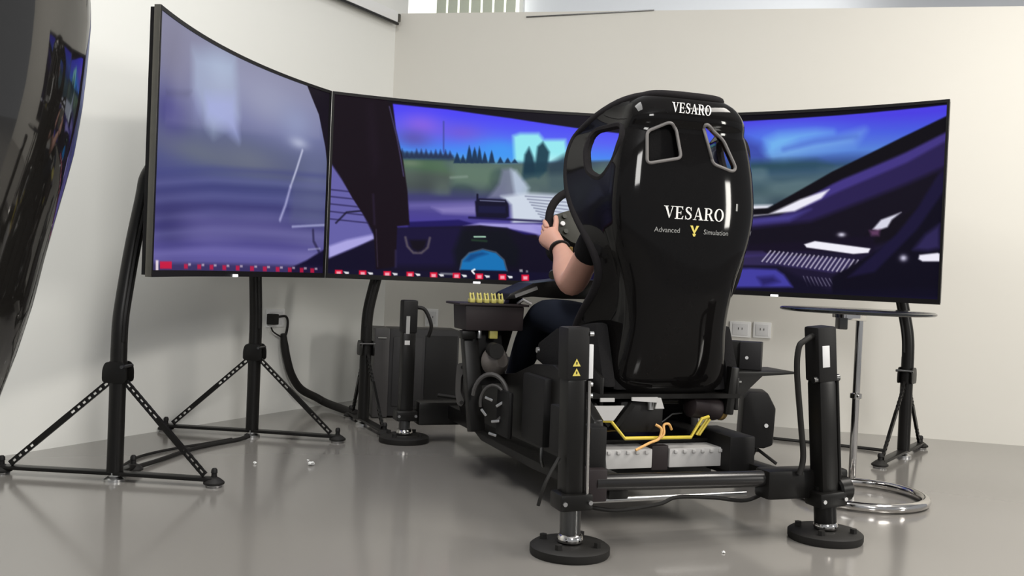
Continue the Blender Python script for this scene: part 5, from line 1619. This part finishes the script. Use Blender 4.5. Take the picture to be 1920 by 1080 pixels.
tag(MB().tube(spline([lwall(-.985, .425, .03), lwall(-.97, .405, .03), lwall(-.93, .385, .03), lwall(-.892, .372, .03)], 5), .004, 6).build('adapter_cable', M['rubber']),
    'thin cord from the black adapter down to the thick hose', 'cord')
hp = [lwall(-.895, .392, .03), lwall(-.885, .34, .03), lwall(-.865, .26, .035), lwall(-.83, .18, .04), lwall(-.77, .11, .05), lwall(-.67, .06, .07), (-.92, 5.02, .035), (-.80, 4.86, .028), (-.72, 4.74, .028)]
tag(MB().tube(spline(hp, 7), [.014 + .006 * min(i / 8, 1) for i in range(7 * (len(hp) - 1) + 1)], 10).build('cable_hose', M['rubber']),
    'thick black cable hose running from the left wall socket to the floor', 'hose')
tag(MB().tube(spline([(-1.275, 3.42, .012), (-1.25, 3.56, .009), (-1.215, 3.76, .009), (-1.16, 3.91, .009), (-1.10, 4.03, .009), (-1.07, 4.10, .012)], 7), .0085, 8).build('floor_cable', M['rubber']),
    'black cable on the floor between the two stands of the left television', 'cable')
tag(MB().tube(spline([(-1.33, 3.40, .008), (-1.345, 3.62, .006), (-1.28, 3.80, .006), (-1.20, 3.93, .006), (-1.13, 4.06, .006)], 7), .0055, 8).build('floor_cable', M['rubber']),
    'thinner black cable on the floor near the left wall', 'cable')
tag(MB().tube(spline([(1.06, 4.30, .010), (1.16, 4.68, .008), (1.30, 4.63, .008), (1.45, 4.56, .008), (1.62, 4.48, .008), (1.70, 4.42, .010)], 7), .0075, 8).build('floor_cable', M['rubber']),
    'black cable on the floor from the loudspeaker to the right stand', 'cable')
tag(MB().tube(spline([(.905, 4.535, .70), (.895, 4.56, .66), (.86, 4.60, .60), (.83, 4.62, .50), (.82, 4.63, .30), (.83, 4.6, .012)], 7), .005, 8).build('video_cable', M['rubber']),
    'thin black cord hanging below the right television beside the seat', 'cord')

# litter
for i, (x, y, r_, lab) in enumerate(((-.712, 3.617, .011, 'larger white paper scrap on the floor before the left television'),
                                     (-.915, 3.605, .006, 'tiny white scrap on the floor left of the larger one'),
                                     (.607, 2.68, .0045, 'tiny pale scrap on the floor between the rear actuator feet'),
                                     (-.74, 3.70, .004, 'tiny white speck on the floor behind the larger paper scrap'))):
    bm = bmesh.new()
    g = bmesh.ops.create_icosphere(bm, subdivisions=2, radius=r_)
    for v in bm.verts:
        v.co *= 1 + random.uniform(-.35, .35)
        v.co.z = v.co.z * .7 + r_ * .72
    o = finish('paper_scrap', bm, M['paper'], smooth=0)
    o.location = (x, y, .0)
    tag(o, lab, 'scrap', 'white scraps on the floor')

# second simulator seat in the left foreground, glossy rounded back shell
s2 = tag(empty('gaming_chair', (0, 0, 0)), 'glossy black curved seat shell of another simulator at the left edge of the picture', 'seat')
prof = [  # z, outline x, outline y, half width across, half depth
    (.45, -.785, 1.40, .10, .20), (.52, -.762, 1.40, .12, .21), (.588, -.738, 1.40, .135, .22), (.667, -.714, 1.40, .155, .23), (.731, -.699, 1.40, .17, .235), (.80, -.681, 1.40, .185, .24),
    (.85, -.668, 1.40, .195, .245), (.90, -.656, 1.40, .205, .25), (.96, -.646, 1.40, .215, .25), (1.02, -.640, 1.40, .22, .25), (1.09, -.636, 1.40, .22, .25),
    (1.16, -.640, 1.40, .21, .24), (1.22, -.650, 1.40, .19, .23), (1.27, -.68, 1.40, .15, .20)]
bm = bmesh.new()
rings = []
NS = 44
pr2 = np.array(prof)
for z in np.linspace(.45, 1.27, 36):
    x_, y_, a_, d_ = [float(np.interp(z, pr2[:, 0], pr2[:, i])) for i in range(1, 5)]
    ring_ = []
    for k in range(NS + 1):
        t = R(-95 + 190 * k / NS)                 # open towards the left, bulges towards the right
        ring_.append(bm.verts.new((x_ - a_ + a_ * abs(math.cos(t)) ** .85 * (1 if math.cos(t) > 0 else -1), y_ - .03 + d_ * math.sin(t), z)))
    rings.append(ring_)
for a, b_ in zip(rings[:-1], rings[1:]):
    for k in range(NS):
        bm.faces.new((a[k], a[k + 1], b_[k + 1], b_[k]))
sh2 = finish('shell', bm, M['gloss2'], s2, smooth=60)
md = sh2.modifiers.new('thick', 'SOLIDIFY')
md.thickness = .02
md.offset = 0
MB().tube([(float(np.interp(z, pr2[:, 0], pr2[:, 1])) - float(np.interp(z, pr2[:, 0], pr2[:, 3])), 1.37 + float(np.interp(z, pr2[:, 0], pr2[:, 4])), z) for z in np.linspace(.45, 1.27, 30)], .012, 8).build('edge_piping', M['greyrim'], s2)
MB().box((-1.10, 1.37, .44), (.36, .36, .08), bev=.03).build('seat_cushion', M['fabric'], s2)
MB().cyl((-1.10, 1.37, .03), (-1.10, 1.37, .41), .03, 16).build('pedestal', M['coat'], s2)
MB().lathe([(.20, 0), (.20, .012), (.06, .035), (.03, .04)], (-1.10, 1.37, 0)).build('base_plate', M['coat'], s2)
